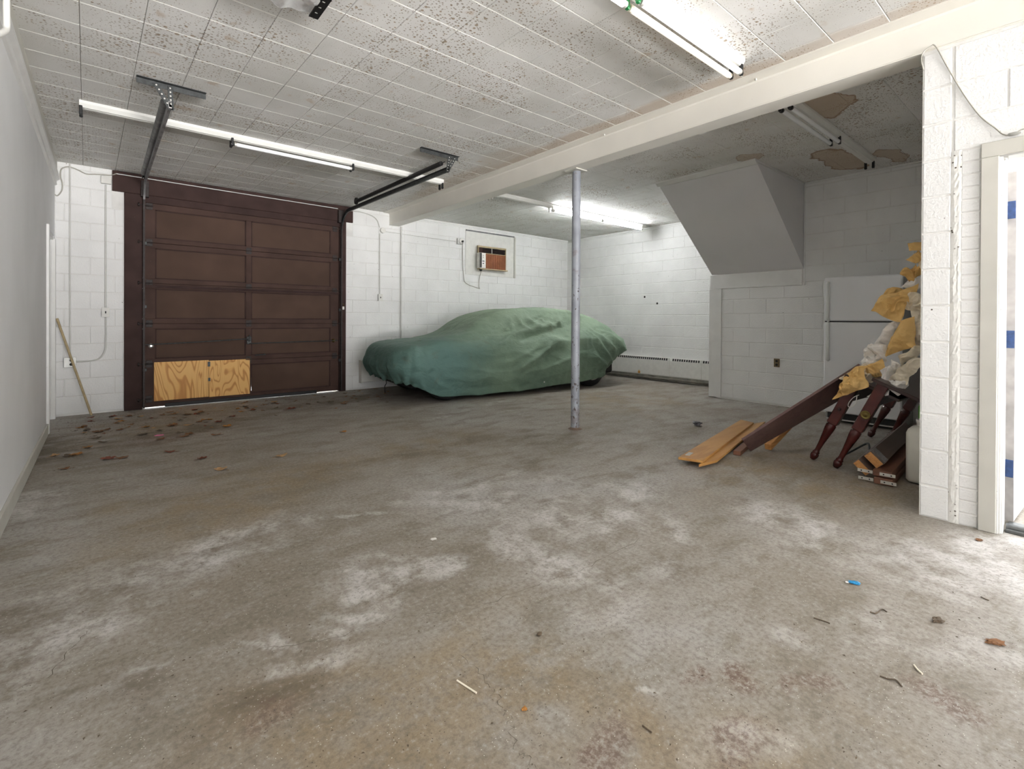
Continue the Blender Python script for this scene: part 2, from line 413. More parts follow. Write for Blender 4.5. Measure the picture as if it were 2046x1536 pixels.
WHITELINE = _pb([(600, 1285, .17, .02, -.64, 1), (680, 1260, .13, .03, -.55, 1), (530, 1297, .12, .018, -.7, .8), (720, 1230, .10, .05, -.4, 1), (820, 1120, .17, .05, -1.0, .9), (340, 1200, .16, .09, -.1, .8),
                 (360, 1140, .22, .02, .1, .9), (230, 1360, .12, .04, .1, .8), (480, 1060, .4, .03, -.2, .8), (700, 1030, .5, .04, -.5, .8), (1800, 1120, .12, .06, -.5, .9), (1690, 1280, .08, .035, -.9, .9),
                 (1210, 1500, .05, .02, 0, .5), (1330, 1385, .05, .02, -.8, .9), (880, 835, .3, .03, 0, .9), (1010, 822, .25, .05, 0, .9), (560, 790, .05, .3, 0, .5), (980, 960, .3, .08, .2, .9)])
M_FLOOR = m_floor()
M_CRACK = simple('crack_shadow', L_(92, 84, 74), .9)

def m_ceiling(name, shift, side):
    t = NT(name); t.dim = '2D'; p = t.pos(); q = t.mapping(p, shift)
    c = t.ramp(t.noise(p, 1.6, 3), [(.3, L_(214, 213, 209)), (.7, L_(229, 228, 226))])
    g1 = t.noise(q, 1.5, 4, .65)                                    # mildew freckles, thicker in clouds
    def freckle(c, vec, scale, lo, hi, rad, keep, amt, col):
        n = t.node('ShaderNodeTexVoronoi', voronoi_dimensions='2D'); t.link(vec, n.inputs['Vector']); n.inputs['Scale'].default_value = scale
        sp = t.node('ShaderNodeSeparateColor'); t.link(n.outputs['Color'], sp.inputs[0])
        r_ = t.math('MULTIPLY', t.math('MULTIPLY', t.sstep(g1, lo, hi), rad), t.math('GREATER_THAN', sp.outputs[0], keep))
        r_ = t.math('MULTIPLY', r_, t.math('ADD', sp.outputs[1], .4))
        return t.mix(t.math('MULTIPLY', t.math('LESS_THAN', n.outputs['Distance'], r_), amt), c, col)
    c = freckle(c, q, 22, .30, .74, .22, .5, .75, L_(146, 122, 90))
    c = freckle(c, t.mapping(q, (4, 7, 0), sc_=(1, 1.3, 1)), 46, .26, .68, .30, .4, .7, L_(128, 112, 90))
    cl = t.noise(t.mapping(q, (2, 9, 0)), 5.5, 3)
    c = t.mix(t.math('MULTIPLY', t.sstep(cl, .66, .80), .4), c, L_(176, 142, 100))
    if side:                                                        # tide-marked water stains
        wv = t.warp(p, 3.6, .24)
        st = t.blobs(wv, WSTAIN, .06); inn = t.blobs(wv, [(x, y, a*.93, b*.93, r, s) for x, y, a, b, r, s in WSTAIN], .10)
        c = t.mix(t.math('MULTIPLY', st, .6), c, L_(176, 146, 108))
        c = t.mix(t.math('MULTIPLY', t.math('SUBTRACT', st, inn, True), .7), c, L_(128, 90, 54))
    else:
        c = t.mix(t.math('MULTIPLY', t.blobs(t.warp(p, 2.0, .12), BSTAIN, .5), .5), c, L_(178, 148, 112))
    t.bump(t.noise(p, 120, 2, .7), .35, .003)
    return t.out(c, .75)
WSTAIN = [(4.66, 1.44, .34, .17, .1, 1), (6.36, 1.83, .56, .19, -.1, 1), (6.62, 1.42, .36, .12, -.1, .9), (5.52, 2.46, .16, .10, 0, .75)]
BSTAIN = [(3.62, 3.0, .15, 2.6, 0, .9), (3.60, 5.4, .26, 1.6, 0, .7), (3.62, 1.2, .12, 1.2, 0, .7), (3.45, 4.2, .25, .5, 0, .5), (.5, 5.05, .14, .05, 0, .8), (.42, 6.1, .13, .05, .2, .8), (4.3, .95, .5, .2, 0, .5), (2.75, 1.75, .6, .10, 0, .35)]
M_TILE = m_ceiling('mildewed_ceiling_tile', (0, 0, 0), False)
M_TILE2 = m_ceiling('water_stained_ceiling_tile', (3, 1, 0), True)
M_TILEGAP = simple('tile_joint', L_(120, 113, 102), .9)

def m_cover():
    t = NT('green_car_cover_cloth'); p = t.pos()
    n = t.noise(p, 1.2, 5, .6, .4); z = t.node('ShaderNodeSeparateXYZ'); t.link(p, z.inputs[0])
    # lighter on the upper surfaces, bluer towards the nose
    c = t.ramp(n, [(.3, L_(100, 122, 106)), (.7, L_(124, 146, 126))])
    nose = t.sstep(t.math('ADD', z.outputs[0], t.math('MULTIPLY', n, 1.2)), 5.6, 3.9)
    c = t.mix(t.math('MULTIPLY', nose, .85), c, L_(88, 120, 116))
    up = t.sstep(t.math('ADD', z.outputs[2], t.math('MULTIPLY', n, .3)), .7, 1.5)
    c = t.mix(t.math('MULTIPLY', up, .55), c, L_(150, 168, 144))
    dirt = t.sstep(t.noise(p, 2.6, 5, .6, .8), .58, .76)
    c = t.mix(t.math('MULTIPLY', dirt, .4), c, L_(96, 84, 58))
    t.bump(t.noise(t.mapping(p, rot=(0, .6, .2), sc_=(1, 1, 1.8)), 8, 5, .62, .6), .55, .03)
    return t.out(c, .62, spec=.3)
M_COVER = m_cover()

def m_column():
    t = NT('chipped_grey_column'); p = t.pos(); z = t.node('ShaderNodeSeparateXYZ'); t.link(p, z.inputs[0])
    c = t.ramp(t.noise(p, 5, 2), [(.3, L_(134, 138, 146)), (.7, L_(160, 164, 172))])
    ch = t.noise(t.mapping(p, sc_=(1, 1, .5)), 34, 5, .6); low = t.sstep(z.outputs[2], 2.2, 0.0)
    thr = t.math('SUBTRACT', .70, t.math('MULTIPLY', low, .12))
    c = t.mix(t.math('GREATER_THAN', ch, thr), c, L_(72, 60, 56))
    rust = t.sstep(t.math('ADD', t.noise(p, 12, 4), t.math('MULTIPLY', t.sstep(z.outputs[2], .5, 0), .25)), .62, .75)
    c = t.mix(t.math('MULTIPLY', rust, .4), c, L_(104, 82, 70))
    t.bump(ch, .2, .003)
    return t.out(c, .42)
M_COLUMN = m_column()
M_LEAF = [simple('dry_leaf_%s' % n, c, .75, var=.3, scale=40) for n, c in (('brown', L_(122, 84, 52)), ('russet', L_(116, 60, 40)), ('tan', L_(176, 140, 98)), ('grey', L_(96, 82, 66)), ('ochre', L_(164, 112, 52)))]

# ------------------------------------------------------------------ the setting: floor, walls, ceilings
def vnoise(X, Y, scale, seed):
    """smooth value noise on arrays, -1..1"""
    g = np.random.RandomState(seed).uniform(-1, 1, (64, 64)); x = X*scale + 100; y = Y*scale + 100
    i = np.floor(x).astype(int); j = np.floor(y).astype(int); u = x-i; v = y-j; u = u*u*(3-2*u); v = v*v*(3-2*v)
    a = g[i % 64, j % 64]*(1-u) + g[(i+1) % 64, j % 64]*u; b = g[i % 64, (j+1) % 64]*(1-u) + g[(i+1) % 64, (j+1) % 64]*u
    return a*(1-v) + b*v
def fbm(X, Y, scale, seed, o=4):
    return sum(vnoise(X, Y, scale*2**k, seed+k) * .55**k for k in range(o))
def patch_mask(X, Y, L, soft):
    acc = np.zeros_like(X)
    for x, y, rx, ry, ro, st in L:
        dx, dy = X-x, Y-y; c, s_ = math.cos(ro), math.sin(ro)
        d = np.hypot((dx*c + dy*s_)/rx, (-dx*s_ + dy*c)/ry)
        t = np.clip((1+soft*.3 - d)/(soft*1.3), 0, 1); acc = np.maximum(acc, st*t*t*(3-2*t))
    return acc
gx = np.concatenate([np.arange(XL-.2, 3.9, .0125), np.arange(3.9, XR+.25, .04)])
gy = np.concatenate([np.arange(YREAR, 0, .1), np.arange(0, 3, .0125), np.arange(3, YB+.02, .03), [YB+.2]])
GX, GY = np.meshgrid(gx, gy)
w1x, w1y = GX + .28*fbm(GX, GY, 1.6, 1), GY + .28*fbm(GX, GY, 1.6, 11)
w2x, w2y = GX + .05*fbm(GX, GY, 6, 21), GY + .05*fbm(GX, GY, 6, 31)
f1 = fbm(GX, GY, 5, 41, 5)
def lim(a, k=.9): return np.clip(a * (1 + k*f1), 0, 1)
stain = np.stack([lim(patch_mask(w1x, w1y, BROWN, .8)), lim(patch_mask(w1x, w1y, DARK, .8)),
                  np.maximum(lim(patch_mask(w1x, w1y, WHITE, .9)), lim(patch_mask(w2x, w2y, WHITELINE, .8), 1.3)), patch_mask(w2x, w2y, REDDISH, .6)], -1)
nx_, ny_ = len(gx), len(gy)
vv = np.zeros((ny_*nx_, 3), np.float32); vv[:, 0] = GX.ravel(); vv[:, 1] = GY.ravel()
ii = (np.arange(ny_-1)[:, None]*nx_ + np.arange(nx_-1)[None, :]).ravel()
ff = np.stack([ii, ii+1, ii+nx_+1, ii+nx_], -1).astype(np.int32)
fm = bpy.data.meshes.new('floor'); fm.vertices.add(len(vv)); fm.vertices.foreach_set('co', vv.ravel())
fm.loops.add(ff.size); fm.loops.foreach_set('vertex_index', ff.ravel())
fm.polygons.add(len(ff)); fm.polygons.foreach_set('loop_start', np.arange(0, ff.size, 4, dtype=np.int32)); fm.polygons.foreach_set('loop_total', np.full(len(ff), 4, np.int32))
fm.update(); fm.validate()
ca = fm.color_attributes.new('stain', 'FLOAT_COLOR', 'POINT'); ca.data.foreach_set('color', stain.reshape(-1, 4).astype(np.float32).ravel())
fm.materials.append(M_FLOOR)
floor = bpy.data.objects.new('floor', fm); COL.objects.link(floor); floor['kind'] = 'structure'
floor['label'] = 'stained grey concrete slab with brown blotches and chalky white patches'
gd = MB(); gd.box(-40, 45, -40, 45, -.5, -.21)
struct('ground', gd, simple('driveway_concrete', L_(206, 206, 206), .9), 'grey driveway outside the garage')

def crack(pts, wd, parent):
    P = bezier([FL(*p) for p in pts], 6); m = MB(); r = random.Random(len(pts) + int(pts[0][0])); L = []
    for i, p in enumerate(P):
        t = (P[min(i+1, len(P)-1)] - P[max(i-1, 0)]).normalized(); n = Vector((-t.y, t.x, 0))
        j = n * r.uniform(-.012, .012); wv = wd * r.uniform(.15, .9)
        L.append((p + j + n * wv, p + j - n * wv))
    v = [(q.x, q.y, .0008) for ab in L for q in ab]
    m.add(v, [(2*i, 2*i+1, 2*i+3, 2*i+2) for i in range(len(L)-1)])
    return m.build('crack', M_CRACK, parent)
crack([(915, 1312), (945, 1335), (975, 1368), (995, 1392), (1000, 1415), (1015, 1432), (1022, 1465), (1030, 1495), (1048, 1510), (1066, 1536)], .0016, floor)
crack([(735, 1253), (790, 1235), (850, 1226), (905, 1222), (960, 1212), (1060, 1172), (1130, 1150), (1180, 1130), (1280, 1075)], .0014, floor)
crack([(0, 1385), (90, 1355), (140, 1300), (180, 1260)], .0018, floor)
crack([(480, 1300), (560, 1292), (640, 1280), (735, 1253)], .0013, floor)
crack([(905, 835), (960, 855), (1040, 880), (1120, 905)], .002, floor)

BH = .2065; BZ0 = .0197
_bm = {}
def block_mesh(wd, ht, axis, mat=None):
    """painted block: front face proud of the joint, chamfered edge; axis 'x' faces -Y, 'y' faces -X"""
    key = (round(wd, 3), round(ht, 3), axis)
    if key in _bm: return _bm[key]
    c, d = .0055, .0035
    v = [(0, 0, 0), (wd, 0, 0), (wd, 0, ht), (0, 0, ht), (c, -d, c), (wd-c, -d, c), (wd-c, -d, ht-c), (c, -d, ht-c)]
    f = [(4, 5, 6, 7), (0, 1, 5, 4), (1, 2, 6, 5), (2, 3, 7, 6), (3, 0, 4, 7)]
    if axis == 'y': v = [(y, -x, z) for x, y, z in v]
    m = MB(); m.add(v, f); _bm[key] = m.mesh('block', mat or M_BLOCK); return _bm[key]
def lay_blocks(wall, axis, plane, a0, a1, z0, z1, ph_even, ph_odd, Ln, holes=(), gap=.006, name='block', bh=BH, bz=BZ0, mat=None):
    """courses of painted block on a wall. along X (axis x) or along -Y (axis y, a = -Y)"""
    k = -1; base = Vector(wall.location)
    while True:
        za, zb = bz + k * bh, bz + (k+1) * bh
        if za >= z1 - .01: break
        zlo, zhi = max(za, z0), min(zb, z1)
        if zhi - zlo > .03:
            ph = ph_even if k % 2 == 0 else ph_odd
            i = math.floor((a0 - ph) / Ln)
            while ph + i * Ln < a1:
                segs = [(max(ph + i*Ln, a0), min(ph + (i+1)*Ln, a1))]
                for h0, h1, g0, g1 in holes:
                    if min(zhi, g1) - max(zlo, g0) > .5 * (zhi - zlo):
                        new = []
                        for s0, s1 in segs:
                            if h1 <= s0 or h0 >= s1: new.append((s0, s1)); continue
                            if h0 > s0: new.append((s0, h0))
                            if h1 < s1: new.append((h1, s1))
                        segs = new
                for s0, s1 in segs:
                    if s1 - s0 < .03: continue
                    me = block_mesh(s1 - s0 - gap, zhi - zlo - gap, axis, mat)
                    loc = Vector((s0 + gap/2, plane, zlo + gap/2)) if axis == 'x' else Vector((plane, -(s0 + gap/2), zlo + gap/2))
                    inst(name, me, wall, loc - base)
                i += 1
        k += 1

# back wall with the garage door opening, and the panelled-in window above the car
DX0, DX1, DZ1 = .385, 2.895, 2.632
wb = MB()
wb.box(XL-.2, DX0, YB, YB+.2, 0, 3.2); wb.box(DX1, XR+.2, YB, YB+.2, 0, 3.2); wb.box(DX0, DX1, YB, YB+.2, DZ1, 3.2)
wall_back = struct('wall_back', wb, M_MORTAR, 'white painted concrete block wall around the brown garage door')
lay_blocks(wall_back, 'x', YB, XL, XR, 0, ZC, 3.345 + .2308, 3.345, .4615, holes=[(.20, 3.0, -1, 2.72), (.09, 3.11, 2.6, 4), (5.335, 6.58, 2.02, 2.88)])
wr = MB(); wr.box(XR, XR+.2, 2.0, YB, 0, 3.2)
wall_right = struct('wall_right', wr, M_MORTAR, 'white painted block wall behind the car above the baseboard heater')
lay_blocks(wall_right, 'y', XR, -YB, -3.4, 0, ZC, -7.083, -7.083 + .227, .4545)
wf = MB(); wf.box(XF, XF+.2, .44, 3.55, 0, 3.2); wf.box(XF, XR, 3.55, 3.62, 0, 3.2)
sf = MB(); sf.box(XP+.22, XF, .44, .64, 0, 3.2)
struct('wall_side', sf, M_BLOCK, 'white block wall closing the side bay behind the pier')
wall_stair = struct('wall_stair', wf, M_MORTAR, 'white painted block wall behind the refrigerator and below the sloped soffit')
lay_blocks(wall_stair, 'y', XF, -3.55, -.95, 0, ZC, -3.138 + .23, -3.138, .4615, holes=[(-3.6, -2.45, 1.63, 4)])

# pier and wall beside the open door on the right
DY0, DY1, DH = -.56, .337, 2.05          # the side door opening in the pier wall
wp = MB()
wp.box(XP, XP+.22, DY1, .66, 0, 2.766); wp.box(XP, XP+.22, YREAR, DY0, 0, 2.766); wp.box(XP, XP+.22, DY0, DY1, DH, 2.766)
wall_pier = struct('wall_pier', wp, M_MORTAR, 'white painted block pier and wall beside the open side door')
PH_, PZ_ = .2135, -.027
lay_blocks(wall_pier, 'y', XP, -.66, -.525, 0, 2.766, -.66, -.66, .2, bh=PH_, bz=PZ_, gap=.007)
lay_blocks(wall_pier, 'y', XP, -.52, .9, 2.135, 2.766, -.52, -.30, .46, bh=PH_, bz=PZ_, gap=.006)
lay_blocks(wall_pier, 'y', XP, -.488, -.402, 0, 2.135, -.488, -.488, .2, bh=.0712, bz=.0, gap=.004, name='brick')
sm = MB()      # smeared mortar strip between the pier blocks and the brick return
r = random.Random(3); n = 90; v = []
for i in range(n+1):
    z = 2.14 * i / n
    for y, d in ((.5290, .002), (.514 + r.uniform(-.004, .004), .004 + r.uniform(0, .003)), (.502, .003 + r.uniform(0, .004)), (.494 + r.uniform(-.003, .003), .004 + r.uniform(0, .003)), (.481, .002)):
        v.append((XP - d, y, z))
sm.add(v, [(5*i+k, 5*i+k+1, 5*i+k+6, 5*i+k+5) for i in range(n) for k in range(4)])
sm.build('mortar_smear', simple('dirty_mortar', L_(224, 223, 219), .7, var=.06, scale=20, bump=.6, bscale=60, speck=L_(84, 76, 66), speck_n=34, speck_r=.17), wall_pier)

# left wall (smooth board), door opening near the back corner
OY0, OY1, OZ = 6.70, 7.60, 2.085
wl = MB(); wl.box(XL-.15, XL, YREAR, OY0, 0, 3.2); wl.box(XL-.15, XL, OY1, YB, 0, 3.2); wl.box(XL-.15, XL, OY0, OY1, OZ, 3.2)
wall_left = struct('wall_left', wl, M_WALLPANEL, 'smooth white wallboard wall on the left')
cs = MB(); cs.box(XL-.145, XL+.022, OY0-.055, OY0+.012, 0, OZ+.0, .004)
struct('trim_1', cs, M_TRIM, 'white end casing of the left wall before the corner doorway')
cs = MB(); cs.box(XL-.12, XL+.014, OY1-.012, OY1+.075, 0, OZ-.03, .003); cs.box(XL-.12, XL-.02, OY1-.03, OY1-.012, 0.05, OZ-.05, .003)
struct('trim_2', cs, M_TRIM, 'white door jamb in the back left corner')
cs = MB(); cs.box(XL-.14, XL-.004, OY0+.012, OY1-.012, OZ-.045, OZ, .003)
struct('trim_3', cs, M_TRIM, 'white door head in the back left corner')
dd = MB(); dd.box(XL-.148, XL-.125, OY0+.02, OY1-.03, .02, OZ-.06, .003)
d3 = struct('door_3', dd, M_TRIM, 'white door set back in the left wall corner')
hb = MB(); hb.box(XL-.124, XL-.05, OY1-.06, OY1-.03, 1.90, 1.955, .004); hb.build('hinge', M_WOODEDGE, d3)
bb = MB(); bb.box(XL, XL+.016, YREAR, OY0-.055, 0, .105, .003)
struct('baseboard_left', bb, M_TRIMGREY, 'flat white baseboard along the left wall')
cr = MB(); cr.box(XL, XL+.02, YREAR, YB-.001, 2.862, ZC-.002, .002)
struct('trim_4', cr, M_TRIMGREY, 'flat board under the ceiling along the left wall')
cr = MB(); cr.prism([(XL, YREAR, 2.862), (XL+.020, YREAR, 2.862), (XL+.040, YREAR, 2.80), (XL+.040, YREAR, 2.762), (XL+.018, YREAR, 2.745), (XL+.018, YREAR, 2.70), (XL, YREAR, 2.69)], (0, YB-.005-YREAR, 0))
struct('trim_5', cr, M_TRIM, 'white moulding at the top of the left wall')
# front of the room behind the camera: wall with the open bay that lets the daylight in
wfr = MB(); wfr.box(XL-.15, XL+.15, YREAR-.2, YREAR, 0, 3.2); wfr.box(XL+.15, 3.7, YREAR-.2, YREAR, 2.75, 3.2); wfr.box(3.7, XP+.22, YREAR-.2, YREAR, 0, 3.2)
struct('wall_front', wfr, M_BLOCK, 'white wall with the open garage bay behind the camera')

# ceilings: 12-inch tiles
cl = MB(); cl.box(XL-.15, XP+.16, YREAR-.2, YB+.2, ZC+.004, ZC+.25)
ceil1 = struct('ceiling', cl, M_TILEGAP, 'mildew-spotted tile ceiling of the main bay')
cl = MB(); cl.box(XP+.16, XR+.2, .44, YB+.2, ZC+.004, ZC+.25)
ceil2 = struct('ceiling.001', cl, M_TILEGAP, 'water-stained tile ceiling of the side bay right of the beam')
SH = -.0187
def tile_mb(x0a, x1a, x0b, x1b, dy, gx=.0013, gy=.0004, c=.0045):
    """tile hanging below the ceiling plane; near edge x0a..x1a, far edge x0b..x1b; origin at near edge"""
    m = MB(); t = .008
    o = [(x0a+gx, gy), (x1a-gx, gy), (x1b-gx, dy-gy), (x0b+gx, dy-gy)]
    q = [(x0a+gx+c*.5, gy+c), (x1a-gx-c*.5, gy+c), (x1b-gx-c*.5, dy-gy-c), (x0b+gx+c*.5, dy-gy-c)]
    v = [(x, y, .004) for x, y in o] + [(x, y, -.001) for x, y in o] + [(x, y, -t+.004) for x, y in q]
    f = [(4, 8, 9, 5), (5, 9, 10, 6), (6, 10, 11, 7), (7, 11, 8, 4), (8, 11, 10, 9)] + [(k, k+4, (k+1) % 4+4, (k+1) % 4) for k in range(4)]
    m.add(v, f); m.white = [0, 2]                       # the bevels across the bay are whiter than the tile face
    return m
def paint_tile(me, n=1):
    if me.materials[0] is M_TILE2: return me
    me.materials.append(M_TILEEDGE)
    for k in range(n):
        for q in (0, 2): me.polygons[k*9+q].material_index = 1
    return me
M_TILEEDGE = simple('white_tile_bevel', L_(240, 239, 235), .6, var=.02)
def lay_tiles(ceil, xa, xb, x00, y00, px_, py_, ya, yb, mat):
    cells = []; m = math.floor((ya - y00) / py_)
    while y00 + m * py_ < yb:
        y0, y1 = max(y00 + m*py_, ya), min(y00 + (m+1)*py_, yb)
        if y1 - y0 > .03:
            k = math.floor((xa - x00) / px_) - 1
            while x00 + k * px_ < xb + .3:
                f = lambda kk, y: min(max(x00 + kk*px_ + SH*(y - 3.739), xa), xb)
                q = (f(k, y0), f(k+1, y0), f(k, y1), f(k+1, y1))
                if q[1] - q[0] > .02 and q[3] - q[2] > .02:
                    pr = [PROJ((x, y, ZC)) for x, y in ((q[0], y0), (q[1], y0), (q[2], y1), (q[3], y1))]
                    vis = any(p and -5 < p[0] < 2051 and -5 < p[1] < 1536 for p in pr)
                    cells.append((vis, (q[0]**2 + y0**2), q, y0, y1))
                k += 1
        m += 1
    cells.sort(key=lambda c: (not c[0], c[1])); rest = MB(); cache = {}
    for i, (vis, d, q, y0, y1) in enumerate(cells):
        if vis and i < 300:
            rel = tuple(round(a - q[0], 4) for a in q) + (round(y1-y0, 4),)
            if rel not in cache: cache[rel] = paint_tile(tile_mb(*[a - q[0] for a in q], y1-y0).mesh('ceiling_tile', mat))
            inst('ceiling_tile', cache[rel], ceil, (q[0], y0, ZC))
        else:
            mb = tile_mb(*[a - q[0] for a in q], y1-y0); rest.add([(x+q[0], y+y0, z+ZC) for x, y, z in mb.v], mb.f)
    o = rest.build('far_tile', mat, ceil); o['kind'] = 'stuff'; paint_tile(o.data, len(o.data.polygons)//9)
lay_tiles(ceil1, XL+.005, 3.648, -.104 - .298, 4.045, .298, .2955, YREAR, YB, M_TILE)
lay_tiles(ceil2, XP+.17, XR, 4.12, 1.019, .298, .2925, .64, YB, M_TILE2)
ct = MB(); ct.box(XF-.02, XF, .64, 2.43, ZC-.03, ZC-.004, .004)
struct('trim_6', ct, M_TRIM, 'thin white strip where the refrigerator wall meets the ceiling')
ct = MB(); ct.box(3.96, XR-.001, YB-.022, YB-.006, ZC-.04, ZC-.005, .004)
struct('trim_7', ct, M_TRIM, 'thin white strip where the back wall meets the side bay ceiling')
ct = MB(); ct.box(XR-.022, XR-.006, 3.7, YB-.03, ZC-.036, ZC-.005, .004)
struct('trim_8', ct, M_TRIM, 'thin white strip where the far right wall meets the ceiling')

# beam and column
bt = thing('ceiling_beam', 'cream painted steel beam boxed in across the ceiling on the grey column', 'beam', (3.84, 2.2, 2.77))
b = MB(); b.box(XP, XP+.17, YREAR, YB-.01, 2.77, ZC+.003, .004); b.build('web_casing', M_BEAM, bt)
b = MB(); b.prism([(3.648, YREAR, ZC+.003), (3.648, YREAR, ZC-.012), (XP-.004, YREAR, ZC-.016), (XP-.0005, YREAR, ZC-.03), (XP-.0005, YREAR, ZC+.003)], (0, YB-.01-YREAR, 0)); b.build('top_flange', M_BEAM, bt)
b = MB(); b.box(XP-.006, XP+.176, YREAR, YB-.012, 2.762, 2.7695, .002); b.build('bottom_flange', M_BEAM, bt)
for x, y, z in ((3.72, 1.62, 2.95), (3.72, 3.05, 2.95)):
    b = MB(); b.lathe((x, y, z+.012), (0, 0, -1), [(0, .006), (.006, .009), (.014, .008), (.018, .004)], 10); b.build('bolt', M_SILVER, bt)
ctg = thing('support_column', 'chipped blue grey round steel column in the middle of the garage', 'column', (3.85, 3.53, 0))
b = MB(); r = .0455
b.tube([(3.850 + .05*k/6, 3.53 + .045*k/6, .004 + 2.746*k/6) for k in range(7)], r, 28); b.build('pipe', M_COLUMN, ctg)
b = MB(); b.obox((3.892, 3.575, 2.756), (1, 0, 0), (0, 1, 0), (0, 0, 1), .085, .085, .006, .002); b.build('cap_plate', M_TRIMGREY, ctg)
b = MB(); b.lathe((3.85, 3.53, 0), (0, 0, 1), [(0, .075), (.004, .07), (.012, .052), (.02, .047)], 24); b.build('base_collar', simple('rusty_base', L_(110, 92, 80), .8, var=.3, scale=30), ctg)

# sloped stair soffit and its trim
s0, s1 = 2.44, 3.70
so = MB()
so.prism([(5.60, s0, ZC), (XF, s0, ZC), (XF, s0, 1.845)], (0, s1-s0, 0))
struct('stair_soffit', so, M_SOFFIT, 'smooth white sloped underside of a stair above the doorway trim')
tr = MB(); tr.prism([(5.575, s0-.012, ZC), (5.575, s0-.012, ZC-.02), (5.62, s0-.012, ZC-.055), (5.65, s0-.012, ZC-.055), (5.62, s0-.012, ZC)], (0, s1-s0+.02, 0))
struct('trim_9', tr, M_TRIM, 'white strip along the top of the sloped soffit')
tr = MB(); tr.box(5.62, XF-.02, s0-.014, s0-.001, ZC-.035, ZC-.004, .003)
struct('trim_10', tr, M_TRIM, 'white strip along the top of the triangular soffit side')
tr = MB(); tr.box(XF-.018, XF, 2.455, 3.72, 1.632, 1.838, .003)
struct('trim_11', tr, M_TRIM, 'wide white horizontal board below the sloped soffit')
tr = MB(); tr.box(XF-.018, XF+.0, 3.545, 3.735, 0.012, 1.632, .003); tr.box(XF, XR, 3.62, 3.735, .012, 1.84)
struct('trim_12', tr, M_TRIM, 'wide white vertical board at the end of the refrigerator wall')
tr = MB(); tr.box(XF-.016, XF-.002, s0-.02, s0-.002, 1.63, ZC-.04, .003)
struct('trim_13', tr, M_TRIM, 'thin white corner strip beside the soffit triangle')

# garage door frame
fr = MB(); fr.box(.09, 3.11, YB-.036, YB-.0055, 2.715, 2.965, .004)
struct('trim_14', fr, M_BROWNDARK, 'brown painted header board above the garage door')
fr = MB(); fr.box(DX0+.004, DX1-.004, YB-.028, YB-.0005, 2.622, 2.7145, .003)
struct('trim_24', fr, M_BROWNDARK, 'brown painted stop board between the header and the garage door top')
fr = MB(); fr.box(.205, DX0+.003, YB-.03, YB+.06, 0, 2.714, .004)
struct('trim_15', fr, M_BROWNDARK, 'brown painted left jamb board of the garage door')
fr = MB(); fr.box(DX1-.003, 3.0, YB-.03, YB+.06, 0, 2.714, .004)
struct('trim_16', fr, M_BROWNDARK, 'brown painted right jamb board of the garage door')

# ------------------------------------------------------------------ garage door
def R3(a): return math.radians(a)
yd0, yd1 = YB-.005, YB+.04                       # door leaf between these planes
gdoor = bpy.data.objects.new('door_1', None); COL.objects.link(gdoor); gdoor.location = (1.64, YB, 0)
gdoor['kind'] = 'structure'; gdoor['label'] = 'brown sectional wooden garage door with ten panels and plywood patches'
zs = [.013, .57, 1.085, 1.60, 2.12, 2.645]
xs = [.39, .52, 1.563, 1.632, 2.76, 2.89]
for i in range(5):
    a, b_ = zs[i] + .003, zs[i+1] - .003
    lo, hi = a + .06, b_ - .065
    if i == 0: lo = a + .075
    if i == 4: hi = b_ - .095
    m = MB()
    m.box(xs[0], xs[5], yd0, yd1, a, lo, .003); m.box(xs[0], xs[5], yd0, yd1, hi, b_, .003)
    for k in (0, 2, 4): m.box(xs[k], xs[k+1], yd0, yd1, lo-.001, hi+.001, .003)
    m.box(xs[0], xs[5], yd1-.012, yd1, b_-.002, b_+(.02 if i < 4 else .004))
    sec = m.build('door_section', M_BROWN, gdoor)
    for k in (1, 3):
        m = MB()
        if i == 0 and k == 3:      # the split bottom panel lets a sliver of daylight through
            x0, x1, z0, z1 = xs[k]-.002, xs[k+1]+.002, lo-.002, hi+.002
            m.prism([(x0, yd0+.018, z0), (x0, yd0+.018, z0+.02), (x0+.012, yd0+.018, z0+.03), (x0+.006, yd0+.018, z0+.2), (x0, yd0+.018, z0+.21), (x0, yd0+.018, z1), (x1, yd0+.018, z1), (x1, yd0+.018, z0)][::-1], (0, yd1-.006-yd0-.018, 0))
        else: m.box(xs[k]-.002, xs[k+1]+.002, yd0+.018, yd1-.006, lo-.002, hi+.002)
        m.build('panel', M_BROWNPANEL, sec)
        if i == 0 and k == 1: continue
        g = 0
        m = MB()     # groove moulding round the panel
        for x0, x1, z0, z1 in ((xs[k]+max(g, 0), xs[k+1], lo, lo+.012), (xs[k]+max(g, 0), xs[k+1], hi-.012, hi), (xs[k], xs[k]+.012, lo + (.22 if i == 0 else 0), hi), (xs[k+1]-.012, xs[k+1], lo, hi)):
            m.box(x0, x1, yd0+.008, yd0+.02, z0, z1)
        m.build('moulding', M_BROWNDARK, sec)
for x0, x1, z0, z1 in ((.505, 1.108, .088, .588), (1.112, 1.612, .082, .578)):
    m = MB(); m.box(x0, x1, yd0-.014, yd0-.002, z0, z1, .002); o = m.build('plywood_patch', M_PLY, gdoor)
    o['label'] = 'bare yellow plywood patch nailed over the bottom panel'
m = MB(); m.box(1.095, 1.125, yd0-.016, yd0-.0145, .50, .565); m.box(1.10, 1.128, yd0-.016, yd0-.0145, .30, .345); m.build('torn_label', M_DARKSTEEL, gdoor)
M_HINGE = simple('painted_hinge', L_(48, 40, 38), .6, .2, var=.4, scale=40)
